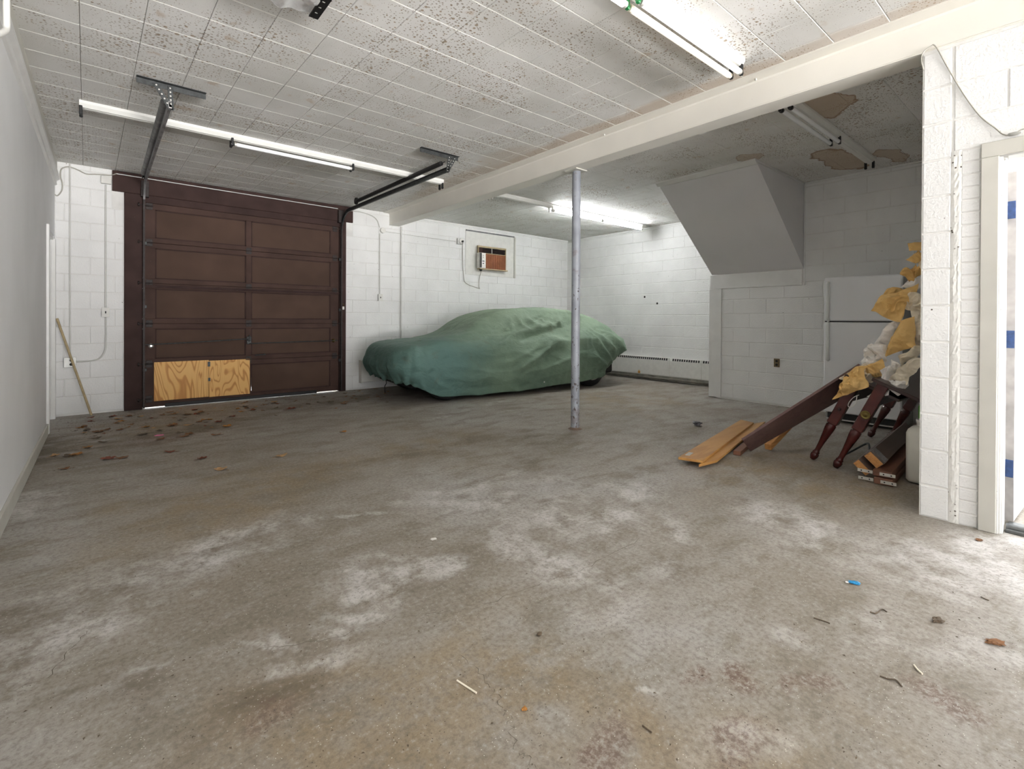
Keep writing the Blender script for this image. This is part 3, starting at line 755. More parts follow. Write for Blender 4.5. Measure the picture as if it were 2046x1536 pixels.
def hinge(x, z, side=0):
    m = MB(); m.box(x-.035, x+.035, yd0-.006, yd0, z-.045, z-.008, .002); m.box(x-.035, x+.035, yd0-.006, yd0, z+.008, z+.045, .002)
    m.tube([(x-.04, yd0-.009, z), (x+.04, yd0-.009, z)], .007, 8)
    if side: m.tube([(x, yd0-.014, z), (x+side*.10, yd0-.03, z)], .0055, 8); m.lathe((x+side*.10, yd0-.03, z), (side, 0, 0), [(0, .02), (.004, .023), (.014, .023), (.018, .016)], 14)
    return m.build('hinge', M_HINGE, gdoor)
for z in zs[1:5]:
    hinge(.455, z, -1); hinge(1.598, z); hinge(2.825, z, 1)
hinge(.455, 2.585, -1); hinge(2.825, 2.585, 1); hinge(.455, .12, -1)
m = MB(); m.box(.40, 2.885, yd0-.03, yd0-.002, 1.552, 1.578, .003); m.box(.40, 2.885, yd0-.034, yd0-.028, 1.545, 1.552); m.build('truss_bar', M_BROWNDARK, gdoor)
m = MB(); m.box(.52, 2.76, yd0-.006, yd0-.001, 2.625, 2.635); m.build('top_slot', M_SLOT, gdoor)
m = MB(); m.tube([(.395, yd0-.022, .815), (1.0, yd0-.024, .838), (1.598, yd0-.026, .868)], .0075, 8); m.build('lock_bar', M_DARKSTEEL, gdoor)
m = MB(); m.tube([(1.602, yd0-.026, .800), (2.2, yd0-.024, .806), (2.87, yd0-.022, .812)], .0075, 8); m.build('lock_bar', M_DARKSTEEL, gdoor)
m = MB(); m.box(1.57, 1.63, yd0-.02, yd0-.002, .79, .90, .004); m.lathe((1.598, yd0-.02, .85), (0, -1, 0), [(0, .02), (.01, .02), (.014, .012)], 14); m.tube([(1.598, yd0-.03, .84), (1.602, yd0-.034, .92)], .008, 8); m.build('latch', M_DARKSTEEL, gdoor)
m = MB(); m.tube(bezier([(1.69, yd0, .625), (1.69, yd0-.04, .63), (1.80, yd0-.04, .636), (1.80, yd0, .64)], 5), .008, 8); m.build('pull_handle', M_DARKSTEEL, gdoor)
for x, z in ((.475, .80), (2.81, .812)):
    m = MB(); m.lathe((x, yd0, z), (0, -1, 0), [(0, .03), (.008, .028), (.024, .012)], 14); m.build('bar_guide', M_SILVER if x < 1 else M_BRASS, gdoor)
m = MB(); m.box(.62, 2.55, yd0-.012, yd0+.002, .004, .05, .004); m.build('bottom_seal', M_BLACK, gdoor)

# tracks, springs, hangers
def cchan(path, wd, dp, inward):
    """C-section rail along a path in a plane X = const; inward = +1/-1: open side"""
    P = [Vector(p) for p in path]; m = MB(); n = len(P); prof = [(-1, 0), (-1, 1), (1, 1), (1, 0)]; v = []
    for i, p in enumerate(P):
        t = (P[min(i+1, n-1)] - P[max(i-1, 0)]).normalized(); side = Vector((inward, 0, 0)); up = t.cross(side).normalized()
        for a, b_ in prof: v.append(p + up * (wd * a) + side * (-dp * b_))
        for a, b_ in prof[::-1]: v.append(p + up * ((wd - .004) * a) + side * (-(dp - .004) * b_))
    f = []
    for i in range(n-1):
        for k in range(8): f.append((i*8+k, i*8+(k+1) % 8, (i+1)*8+(k+1) % 8, (i+1)*8+k))
    f += [tuple(range(8))[::-1], tuple(range((n-1)*8, n*8))]
    m.add(v, f); return m
def track(x, inward, label_side, ang0, ang1, strutx, ys):
    root = thing('door_track', label_side, 'door track', (x, 6.2, 0), 'garage door tracks')
    zt = 2.805
    rad = .30; arc = [(x, YB-.075-rad*(1-math.cos(a)), 2.835-rad + rad*math.sin(a)) for a in [math.pi/2*k/8 for k in range(9)]]
    path = [(x, YB-.075, .02), (x, YB-.075, 1.2)] + arc + [(x, 6.2, 2.825), (x, ys-.03, zt)]
    cchan(path[:5], .027, .02, inward).build('vertical_rail', M_HINGE, root)
    cchan(path[4:], .027, .02, inward).build('rail', M_SPRING if x < 1 else M_DARKSTEEL, root)
    # slotted angle on the ceiling and two drop straps
    m = MB(); m.box(ang0, ang1, ys-.004, ys, 2.925, ZC-.006, .001); m.box(ang0, ang1, ys-.036, ys-.004, ZC-.0105, ZC-.006, .001)
    for k in range(int((ang1-ang0)/.036)): m.box(ang0+.015+k*.036, ang0+.033+k*.036, ys-.0046, ys-.0039, 2.938, 2.946)
    m.build('ceiling_angle', M_DARKSTEEL, root)
    for xt in strutx:
        a = Vector((xt, ys-.007, 2.955)); b_ = Vector((x, ys-.007, zt-.03)); d = (b_-a).normalized()
        m = MB(); m.obox((a+b_)/2, d, (0, 1, 0), d.cross(Vector((0, 1, 0))), (b_-a).length/2, .002, .017, .001)
        o = m.build('hanger_strap', M_DARKSTEEL, root)
        m = MB()
        for k in range(6): m.lathe(a + d*((b_-a).length*(k+.5)/6) + Vector((0, -.002, 0)), (0, -1, 0), [(0, .006), (.002, .006)], 8)
        m.build('bolt', M_SILVER, o)
    m = MB(); m.obox((x, YB-.06, 2.78), (1, 0, 0), (0, 1, 0), (0, 0, 1), .04, .035, .10, .003); m.build('flag_bracket', M_HINGE, root)
    for z in (.5, 1.3, 2.1):
        m = MB(); m.box(x-.02, x+.02, YB-.07, YB-.03, z-.02, z+.02, .002); m.build('wall_bracket', M_DARKSTEEL, root)
    return root
tl = track(.408, 1, 'left garage door track hung from the ceiling beside the white wall', .192, .638, (.305, .40), 4.62)
trk = track(2.895, -1, 'right garage door track hung from the ceiling beside the beam', 2.56, 3.04, (2.925, 3.0), 4.57)
def spring(x, z0, z1, y0, y1, r, label, mat, coil):
    root = thing('extension_spring', label, 'spring', (x, (y0+y1)/2, z0), 'garage door springs')
    m = MB()
    n = 170; prof = [(r * (1 + (.10 if k % 2 else -.10) * coil)) for k in range(n)]
    m.tube([(x, y0 + (y1-y0)*k/(n-1), z0 + (z1-z0)*k/(n-1)) for k in range(n)], prof, 12); m.build('coil', mat, root)
    m = MB(); m.tube([(x, y0-.07, z0), (x, y0, z0)], .006, 8); m.build('hook', M_DARKSTEEL, root)
    m = MB(); m.lathe((x-.012, y1+.075, z1+.005), (1, 0, 0), [(0, .05), (.006, .052), (.010, .040), (.016, .040), (.020, .052), (.026, .05)], 24); o = m.build('pulley', M_BLACK, root)
    m = MB(); m.box(x-.016, x+.018, y1-.005, y1+.085, z1-.006, z1+.016, .002); m.build('pulley_fork', M_DARKSTEEL, o)
    return root
spring(.375, 2.868, 2.885, 4.72, 7.3, .026, 'scuffed grey coil spring above the left garage door track', M_SPRING, 1)
spring(2.905, 2.905, 2.915, 4.70, 7.02, .026, 'black extension spring above the right garage door track', M_BLACK, .4)
m = MB(); m.tube([(.13, YB-.045, 2.925), (.9, YB-.045, 2.918), (1.8, YB-.045, 2.912), (2.86, YB-.045, 2.905)], .0055, 8)
tag(m.build('lift_cable', M_TRIM, at=(1.5, YB-.045, 2.915)), 'thin white cable stretched across the brown door header', 'cable')
pk = thing('padlock', 'small pale padlock hanging on the right garage door jamb', 'padlock', (2.945, YB-.04, 1.335))
m = MB(); m.box(2.922, 2.966, YB-.052, YB-.032, 1.305, 1.355, .004); m.build('body', M_WHITEBOX, pk)
m = MB(); m.tube(bezier([(2.932, YB-.042, 1.35), (2.932, YB-.042, 1.385), (2.944, YB-.042, 1.398), (2.956, YB-.042, 1.385), (2.956, YB-.042, 1.35)], 4), .004, 8); m.build('shackle', M_BRASS, pk)

# ------------------------------------------------------------------ fluorescent strip lights
def strip(label, x0, x1, y, tubes, sockets, mats):
    root = thing('strip_light', label, 'strip light', ((x0+x1)/2, y, ZC-.06), 'fluorescent strip lights on the ceiling')
    m = MB(); zt = ZC-.005
    m.prism([(x0, y-.055, zt), (x0, y-.055, zt-.022), (x0, y-.034, zt-.052), (x0, y+.034, zt-.052), (x0, y+.055, zt-.022), (x0, y+.055, zt)], (x1-x0, 0, 0))
    m.build('channel', mats[0], root)
    m = MB(); m.box(x0+.03, x1-.03, y-.012, y+.012, zt-.0555, zt-.0525, .001); m.build('cover_strip', mats[1], root)
    for x, yy in sockets:
        m = MB(); m.box(x-.011, x+.011, y+yy-.012, y+yy+.012, zt-.118, zt-.040, .004); m.lathe((x-.012, y+yy, zt-.10), (1, 0, 0), [(0, .012), (.024, .012)], 12)
        m.build('lamp_holder', mats[2] if x < 3 or mats[2] is not M_GREEN else M_BLACKPLASTIC, root)
    for xa, xb, yy, mt, endm in tubes:
        m = MB(); m.tube([(xa+.012, y+yy, zt-.10), (xb-.012, y+yy, zt-.10)], .019, 16); t = m.build('tube', mt, root)
        for xe in (xa+.008, xb-.028):
            m = MB(); m.tube([(xe, y+yy, zt-.10), (xe+.02, y+yy, zt-.10)], .0196, 16); m.build('end_cap', endm, t)
    return root
strip('long white strip light above the garage door with one tube', -.15, 3.39, 5.475, [(.985, 2.18, -.035, M_TUBE, M_SILVER)],
      [(-.14, -.035), (-.14, .035), (.975, -.035), (.975, .035), (2.19, -.035), (2.19, .035), (3.38, -.035), (3.38, .035)], (M_CHANNEL, M_CHANNEL, M_BLACKPLASTIC))
strip('strip light with a cream tube and a white tube at the near ceiling', -.15, 3.39, 1.605, [(2.2, 3.365, .035, M_DIMWARM, M_TUBEWARM), (2.2, 3.365, -.035, M_DIM, M_SILVER), (1.0, 2.18, .035, M_LIT2, M_SILVER), (-.13, .98, .035, M_LIT2, M_SILVER)],  # leftmost lit tube is out of view, added as fill light
      [(2.19, .035), (2.19, -.035), (3.376, .035), (3.376, -.035)], (M_CHANNEL, M_CHANNELRUST, M_GREEN))
strip('lit strip light glowing at the back of the side bay', 4.16, 7.76, 5.48, [(5.41, 6.58, -.035, M_LIT, M_SILVER), (6.60, 7.745, -.035, M_LIT, M_SILVER)],
      [(4.2, -.035), (4.2, .035), (5.40, -.035), (5.40, .035), (6.59, -.035), (7.75, -.035)], (M_CHANNEL, M_CHANNEL, M_SILVER))
strip('unlit strip light with two white tubes under the water-stained ceiling', 4.10, 6.56, 1.60, [(4.21, 5.385, .035, M_TUBE, M_BLACKPLASTIC), (4.21, 5.385, -.035, M_TUBE, M_BLACKPLASTIC)],
      [(4.2, .035), (4.2, -.035), (5.40, .035), (5.40, -.035), (6.52, .035), (6.52, -.035)], (M_CHANNEL, M_CHANNEL, M_BLACKPLASTIC))

# plastic-covered hanging panel at the top of the picture
pn = thing('ceiling_panel', 'clear plastic sheet with a black slotted edge hanging at the ceiling', 'plastic sheet', (.86, 2.6, 2.9))
m = MB(); m.box(.915, .967, 1.9, 2.935, 2.912, 2.922, .001); e = m.build('slotted_edge', M_BLACKPLASTIC, pn)
m = MB()
for k in range(14): m.box(.930, .944, 2.87-.062*k, 2.876-.062*k, 2.9108, 2.9124)
m.build('slot', M_SILVER, e)
n = 24; v = []
for j in range(n+1):
    for i in range(n+1):
        x = .45 + .47*i/n; y = 1.9 + 1.03*j/n; s_ = max(0, (i/n-.8)/.2)
        z = 2.925 + .018*math.sin(i*.9)*math.sin(j*.35+i*.2) - .02*math.sin(math.pi*i/n) - .012*s_*math.sin(j*1.3)
        v.append((x, y, z))
m = MB(); m.add(v, [(j*(n+1)+i, j*(n+1)+i+1, (j+1)*(n+1)+i+1, (j+1)*(n+1)+i) for j in range(n) for i in range(n)], True)
t_ = NT('milky_plastic'); t_.b.inputs['Transmission Weight'].default_value = .35; t_.bump(t_.noise(t_.pos(), 14, 4), .5, .02)
m.build('sheet', t_.out(L_(216, 216, 216), .3), pn)

# ------------------------------------------------------------------ electrical runs and boxes on the back wall
YF = YB - .0055
def conduit(pts, r, label, mat=M_CONDUIT, n=6):
    P = bezier(pts, n) if n > 1 else pts
    m = MB(); m.tube(P, r, 8); c = Vector(pts[0])
    o = m.build('conduit', mat, at=c); return tag(o, label, 'conduit')
def plate(name, x, z, wd, ht, label, cat, kind):
    root = thing(name, label, cat, (x, YF, z-ht/2))
    m = MB(); m.box(x-wd/2, x+wd/2, YF-.04, YF, z-ht/2, z+ht/2, .004); m.build('box', M_PLATE, root)
    m = MB(); m.box(x-wd/2-.004, x+wd/2+.004, YF-.044, YF-.040, z-ht/2-.004, z+ht/2+.004, .0015); f = m.build('cover_plate', M_WHITEBOX if kind == 'switch' else M_PLATE, root)
    if kind == 'switch':
        m = MB(); m.box(x-.006, x+.006, YF-.0455, YF-.044, z-.014, z+.014); m.obox((x, YF-.050, z+.004), (1, 0, 0), (0, 1, .5), (0, -.5, 1), .004, .008, .005, .001); m.build('toggle', M_SLOT, f)
    else:
        for dz in (.024, -.024):
            m = MB(); m.lathe((x+wd*.12, YF-.044, z+dz), (0, -1, 0), [(0, .017), (.003, .0165)], 14); m.build('socket_face', M_SLOT, f)
    return root
conduit([(.028, YF-.012, 2.775), (.028, YF-.012, 2.0), (.028, YF-.012, 1.28)], .009, 'thin white conduit from the junction box down to the left switch', n=1)
conduit([(-.295, YF-.011, 2.965), (-.295, YF-.011, 1.8), (-.293, YF-.011, .685)], .008, 'thin white conduit down the left end of the back wall', n=1)
conduit([(.030, YF-.012, 1.165), (.030, YF-.012, .90), (.022, YF-.012, .76), (-.03, YF-.012, .665), (-.12, YF-.012, .638), (-.242, YF-.012, .634)], .009, 'white conduit curving from the left switch to the outlet')
plate('light_switch', .028, 1.224, .065, .108, 'steel toggle switch left of the garage door', 'switch', 'switch')
plate('wall_outlet', -.293, .632, .098, .106, 'steel double outlet low on the back wall behind the stick', 'outlet', 'outlet')
m = MB(); m.box(-.018, .083, YF-.045, YF, 2.785, 2.878, .006)
tag(m.build('junction_box', M_WHITEBOX, at=(.03, YF, 2.83)), 'white painted junction box at the left end of the door header', 'junction box')
m = MB(); m.tube(bezier([(-.43, YF-.012, 2.585), (-.40, YF-.012, 2.575), (-.365, YF-.014, 2.64), (-.36, YF-.016, 2.72), (-.375, YF-.016, 2.80), (-.37, YF-.016, 2.88), (-.33, YF-.014, 2.92), (-.28, YF-.012, 2.925), (-.22, YF-.012, 2.905), (-.15, YF-.012, 2.875), (-.07, YF-.018, 2.885), (0, YF-.02, 2.893), (.08, YF-.02, 2.902), (.13, YF-.045, 2.925)], 8), .0065, 8)
tag(m.build('loose_cable', M_CABLE, at=(-.3, YF, 2.75)), 'grey loose cable looping in the back left ceiling corner', 'cable')
conduit([(3.582, YF-.012, 2.60), (3.583, YF-.012, 2.1), (3.584, YF-.012, 1.575)], .010, 'white conduit from the round box down to the switch right of the garage door', n=1)
conduit([(3.02, YF-.03, 2.90), (3.236, YF-.012, 2.914), (3.42, YF-.012, 2.885), (3.53, YF-.012, 2.82), (3.582, YF-.012, 2.70)], .009, 'white conduit bending from the door header to the round box')
plate('light_switch', 3.584, 1.519, .068, .112, 'steel toggle switch right of the garage door', 'switch', 'switch')
m = MB(); m.lathe((3.632, YF, 2.657), (0, -1, 0), [(0, .05), (.036, .05), (.04, .046)], 8, False)
tag(m.build('junction_box', M_WHITEBOX, at=(3.632, YF, 2.657)), 'white octagonal junction box under the beam end', 'junction box')
conduit([(3.68, YF-.01, 2.645), (4.4, YF-.01, 2.637), (5.10, YF-.01, 2.632)], .006, 'thin white conduit across the back wall to the plug box', n=1)
conduit([(3.975, YF-.017, 2.762), (3.977, YF-.017, 1.4), (3.978, YF-.017, .05)], .016, 'white vertical pipe on the back wall behind the car nose', n=1)
pb = thing('plug_box', 'round white plug box on the wall beside the air conditioner', 'outlet', (5.2, YF, 2.63))
m = MB(); m.box(5.125, 5.235, YF-.05, YF, 2.58, 2.69, .006); m.build('box', M_PLATE, pb)
m = MB(); m.lathe((5.205, YF-.05, 2.642), (0, -1, 0), [(0, .05), (.008, .05), (.012, .046)], 18); m.build('cover', M_WHITEBOX, pb)
m = MB(); m.lathe((5.22, YF-.062, 2.635), (0, -1, 0), [(0, .018), (.03, .016), (.034, .01)], 12); m.build('plug', M_SLOT, pb)
m = MB(); m.tube(bezier([(5.225, YF-.085, 2.625), (5.235, YF-.05, 2.55), (5.262, YF-.02, 2.2), (5.29, YF-.015, 1.95), (5.325, YF-.015, 1.865), (5.42, YF-.015, 1.82), (5.55, YF-.015, 1.79), (5.665, YF-.015, 1.765), (5.645, YF-.02, 1.80), (5.655, YF-.02, 1.95), (5.662, YF-.06, 2.08), (5.65, YF-.12, 2.155)], 8), .007, 8)
tag(m.build('power_cord', M_CABLE, at=(5.4, YF, 1.9)), 'grey power cord looping below the air conditioner', 'cord')

# ------------------------------------------------------------------ window panel and air conditioner
wpn = MB(); wpn.box(5.338, 6.577, YB-.012, YB-.001, 2.024, 2.878, .002)
struct('window_1', wpn, M_WHITEBOX, 'white boarded-up window panel around the air conditioner')
wt = MB(); wt.box(5.335, 6.55, YB-.03, YB-.012, 2.862, 2.885, .002)
struct('trim_17', wt, M_STEEL, 'grey metal strip along the top of the boarded window')
wt = MB(); wt.box(6.545, 6.585, YB-.035, YB-.012, 2.02, 2.868, .003)
struct('trim_18', wt, M_TRIMGREY, 'grey strip down the right side of the boarded window')
ac = thing('air_conditioner', 'old window air conditioner with brown louvres in the boarded window', 'air conditioner', (5.93, YB-.05, 2.15))
ax0, ax1, az0, az1 = 5.60, 6.285, 2.155, 2.595
m = MB(); m.box(ax0, ax1, YB-.05, YB-.011, az0, az1, .004); m.build('case', M_BROWNDARK, ac)
m = MB(); m.box(ax0-.02, ax1+.01, YB-.075, YB-.045, az1-.03, az1+.005, .003); m.box(ax0-.012, ax0+.008, YB-.075, YB-.045, az0, az1-.03, .002); m.box(ax1-.008, ax1+.006, YB-.075, YB-.045, az0, az1-.03, .002)
m.box(ax0-.01, ax1+.01, YB-.13, YB-.045, az0-.022, az0, .003); m.box(ax0+.1, ax1, YB-.07, YB-.05, 2.452, 2.466, .002); m.build('frame', simple('tan_plastic', L_(168, 152, 118), .5, var=.08), ac)
for k in range(6):
    m = MB(); z = 2.485 + k*.015; m.obox(((ax0+.11+ax1)/2, YB-.058, z), (1, 0, 0), (0, 1, .6), (0, -.6, 1), (ax1-ax0-.12)/2, .007, .0015); m.build('upper_louvre', M_BLACKPLASTIC, ac)
m = MB(); m.box(5.925, 5.94, YB-.068, YB-.055, 2.47, 2.575, .002); m.build('vane_divider', M_SILVER, ac)
m = MB(); m.box(ax0+.115, ax1-.008, YB-.075, YB-.05, az0+.002, 2.452); gback = m.build('grille_back', simple('dark_grille', L_(72, 40, 26), .6), ac)
M_LOUV = simple('copper_louvre', L_(172, 110, 74), .45, .25, var=.15, scale=8)
for k in range(19):
    x = ax0 + .155 + k * .0272
    m = MB(); m.box(x, x+.013, YB-.092, YB-.072, az0+.006, 2.448, .002); m.build('louvre', M_LOUV, ac)
cp = MB(); cp.box(ax0-.035, ax0+.118, YB-.15, YB-.05, az0+.0, 2.452, .004); cpo = cp.build('control_box', M_SILVER, ac)
m = MB(); m.box(ax0+.018, ax0+.10, YB-.154, YB-.149, az0+.06, 2.438, .002); m.build('control_panel', M_WHITEBOX, cpo)
for z, wd in ((2.40, .012), (2.365, .012), (2.29, .05), (2.245, .035)):
    m = MB(); m.box(ax0+.055-wd/2, ax0+.055+wd/2, YB-.158, YB-.153, z-.008, z+.008, .002); m.build('control_button', M_SLOT, cpo)
for k in range(5):
    m = MB(); x = ax0 - .030 + k*.0105; m.box(x, x+.0045, YB-.156, YB-.149, az0+.01, 2.445, .001); m.build('side_fin', M_DARKSTEEL, cpo)
m = MB(); m.lathe((ax0+.02, YB-.12, az0-.022), (0, 0, -1), [(0, .03), (.02, .03), (.035, .016)], 14); m.build('drain_knob', M_BLACK, ac)
# light marks on the far right wall
for x, y, a, b_ in ((1288, 593, .06, .02), (1313, 606, .05, .06)):
    q = S(x, y, 0, XR-.0055); m = MB(); m.lathe(q + Vector((.0, 0, 0)), (-1, 0, 0), [(0, .022), (.004, .016)], 7, False); m.build('paint_chip', M_DUSTDARK, wall_right)

# ------------------------------------------------------------------ baseboard heaters
hr = thing('baseboard_heater', 'long white baseboard heater with a row of slots under the far right wall', 'heater', (XR-.05, 5.5, .1))
hy0, hy1 = 3.75, 7.4
m = MB(); m.prism([(XR-.006, hy0, .105), (XR-.07, hy0, .105), (XR-.075, hy0, .12), (XR-.075, hy0, .40), (XR-.06, hy0, .452), (XR-.006, hy0, .452)], (0, hy1-hy0, 0)); m.build('cover', M_WHITEBOX, hr)
k = 0; y = 4.25
while y < 7.0:
    if not (4.40 < y < 4.46 or 5.02 < y < 5.10):
        m = MB(); m.obox((XR-.0695, y, .424), (0, 1, 0), (.28, 0, .96), (.96, 0, -.28), .015, .021, .003); m.build('slot', M_SLOT, hr)
    y += .046
for y in (5.06, 4.43):
    m = MB(); m.box(XR-.0775, XR-.07, y-.004, y+.004, .106, .452); m.build('joint_strip', M_TRIMGREY, hr)
m = MB(); m.box(XR-.068, XR-.01, hy0, hy1, .018, .1045); m.build('kick_recess', simple('grey_pipe_recess', L_(120, 118, 110), .8, var=.35, scale=8), hr)  # mottled grey box filling the gap below the heater cover
m = MB(); m.tube([(XR-.085, hy0, .06), (XR-.085, 5.6, .055), (XR-.085, hy1, .06)], .013, 10); m.build('pipe', simple('dusty_pipe', L_(110, 106, 98), .7, var=.25, scale=10), hr)
m = MB(); m.box(XR-.11, XR-.077, 5.70, 5.74, .12, .165, .006); m.tube([(XR-.095, 5.72, .165), (XR-.095, 5.72, .185)], .008, 8)
tag(m.build('bleeder_cap', simple('orange_tag', L_(196, 142, 70), .6), at=(XR-.09, 5.72, .12)), 'small orange knob on the front of the long heater', 'knob')
hb_ = thing('baseboard_heater', 'short white baseboard heater end on the back wall behind the car nose', 'heater', (3.5, YF, .1))
m = MB(); m.prism([(3.245, YF, .11), (3.245, YF-.075, .115), (3.245, YF-.08, .13), (3.245, YF-.08, .40), (3.245, YF-.055, .475), (3.245, YF, .475)], (.9, 0, 0)); m.build('cover', M_WHITEBOX, hb_)
m = MB(); m.box(3.226, 3.244, YF-.084, YF, .108, .478, .003); m.build('end_cap', M_TRIMGREY, hb_)

# ------------------------------------------------------------------ leaning pole, top-left pipe
pa = Vector((-.098, 7.53, .012)); pb_ = Vector((-.402, 7.662, 1.147)); m = MB(); m.tube([pa, pa.lerp(pb_, .5), pb_], .0125, 10)
tag(m.build('wooden_pole', M_WOODEDGE, at=pa), 'thin bare wooden pole leaning in the back left corner', 'pole')
pp = thing('wall_pipe', 'white painted pipe elbow at the top of the left wall', 'pipe', (-.36, 2.9, 2.4))
a = S(13, -30, 0, -.36); b_ = S(13, 55, 0, -.36); c_ = S(-40, 85, 0, -.40)
rr = .012
m = MB(); m.tube(bezier([a, S(13, 20, 0, -.36), b_ + Vector((0, 0, .0)), S(6, 65, 0, -.365), S(-12, 72, 0, -.38), c_], 8), .013, 12); m.build('pipe_run', M_PIPE, pp)

# ------------------------------------------------------------------ the covered car
CA = Vector((3.766, 5.852, 0)); CD = Vector((.995, -.101, 0)).normalized(); CN = Vector((-CD.y, CD.x, 0))
def car(x, y, z): return CA + CD*x + CN*y + Vector((0, 0, z))
YC, HW = .79, .865
def lerp_tab(T, x):
    return np.interp(x, [a for a, _ in T], [b for _, b in T])
TOP = [(-.80, .70), (-.70, .765), (-.5, .815), (0, .86), (.25, .90), (.45, .985), (.66, 1.13), (.95, 1.255), (1.25, 1.31), (1.54, 1.335), (2.0, 1.34), (2.3, 1.33), (2.79, 1.25), (3.2, 1.12), (3.45, 1.0), (3.65, .88), (3.80, .74)]
SHO = [(-.80, .68), (-.6, .79), (0, .84), (.5, .86), (1.5, .87), (2.4, .90), (3.0, .90), (3.45, .84), (3.65, .76), (3.80, .66)]
HEMN = [(-.62, .29), (-.45, .24), (-.30, .14), (-.165, .085), (.45, .058), (1.25, .058), (1.9, .10), (2.45, .112), (2.95, .165), (3.02, .19), (3.06, .29), (3.12, .295), (3.32, .36), (3.48, .47), (3.62, .56), (3.8, .58)]
def smooth_tab(T, x, h=.06): return sum(lerp_tab(T, x + d*h) for d in (-1, -.5, 0, .5, 1)) / 5
# plan outline, anticlockwise from the near rear corner region, by arc length
def outline(n):
    P = []
    xf, xr, r1, r2 = -.76, 3.74, .34, .36
    y0, y1 = YC-HW, YC+HW
    def arc(cx, cy, a0, a1, r, k): return [(cx + r*math.cos(a0+(a1-a0)*i/k), cy + r*math.sin(a0+(a1-a0)*i/k)) for i in range(k)]
    seg = [(x, y0) for x in np.linspace(xf+r1, xr-r2, 60)]
    seg += arc(xr-r2, y0+r2, -math.pi/2, 0, r2, 24)
    seg += [(xr, y) for y in np.linspace(y0+r2, y1-r2, 24)]
    seg += arc(xr-r2, y1-r2, 0, math.pi/2, r2, 24)
    seg += [(x, y1) for x in np.linspace(xr-r2, xf+r1, 60)]
    seg += arc(xf+r1, y1-r1, math.pi/2, math.pi, r1, 24)
    seg += [(xf - .03*math.sin(math.pi*t), y1-r1 + (y0+r1-y1+r1)*t) for t in np.linspace(0, 1, 24)]
    seg += arc(xf+r1, y0+r1, math.pi, 1.5*math.pi, r1, 24)
    S_ = np.array(seg); 
    # fender bulge / waist of the near side
    d = np.r_[0, np.cumsum(np.hypot(*(np.diff(np.r_[S_, S_[:1]], axis=0).T)))]
    t = np.linspace(0, d[-1], n, endpoint=False)
    C_ = np.r_[S_, S_[:1]]
    return np.stack([np.interp(t, d, C_[:, 0]), np.interp(t, d, C_[:, 1])], -1)
NP_, NI, NS = 620, 46, 44
OUT = outline(NP_)
MED = np.stack([np.clip(OUT[:, 0], -.1, 3.05), np.full(NP_, YC)], -1)
def height(X, Y):
    T = smooth_tab(TOP, X); Sh = np.minimum(smooth_tab(SHO, X), T)
    a = np.abs(Y - YC); k = np.clip((.80 - a) / .36, 0, 1); g = k*k*(3-2*k)
    return Sh + (T - Sh) * g - .03*np.clip((a-.3)/.5, 0, 1)**2
G = np.zeros((NI+NS, NP_, 3))
for i in range(NI):
    s_ = (i / (NI-1)) ** .8
    xy = MED + (OUT - MED) * s_
    dist = np.hypot(*(OUT - xy).T); h = height(xy[:, 0], xy[:, 1])
    e = np.clip(1 - dist/.13, 0, 1); h = h - .13*(1 - np.sqrt(np.maximum(0, 1 - e*e)))
    G[i, :, :2] = xy; G[i, :, 2] = h
ztop = G[NI-1, :, 2].copy()
nearw = np.clip((YC - OUT[:, 1]) / .6, 0, 1)
hem = lerp_tab(HEMN, OUT[:, 0]) * nearw + (1-nearw) * np.where(OUT[:, 0] < 1, .30, np.where(OUT[:, 0] > 3.2, .42, .25))
hem = sum(np.roll(hem, k) for k in range(-2, 3)) / 5
cen = OUT - MED; cen /= np.maximum(1e-6, np.hypot(*cen.T))[:, None]
onrm = np.stack([np.roll(OUT, -1, 0)[:, 1] - np.roll(OUT, 1, 0)[:, 1], -(np.roll(OUT, -1, 0)[:, 0] - np.roll(OUT, 1, 0)[:, 0])], -1)
onrm /= np.hypot(*onrm.T)[:, None]
rearw = np.clip((OUT[:, 0] - 3.0) / .5, 0, 1); frontw = np.clip((-.30 - OUT[:, 0]) / .3, 0, 1)
for j in range(NS):
    t = (j+1) / NS
    z = ztop + (hem - ztop) * t
    bulge = .035*math.sin(math.pi*min(1, t*1.2)) * (1-.4*rearw) - .05*t*t - rearw * .30 * t**1.6 - frontw * .06 * t**2
    G[NI+j, :, :2] = OUT + onrm * bulge[:, None]; G[NI+j, :, 2] = z
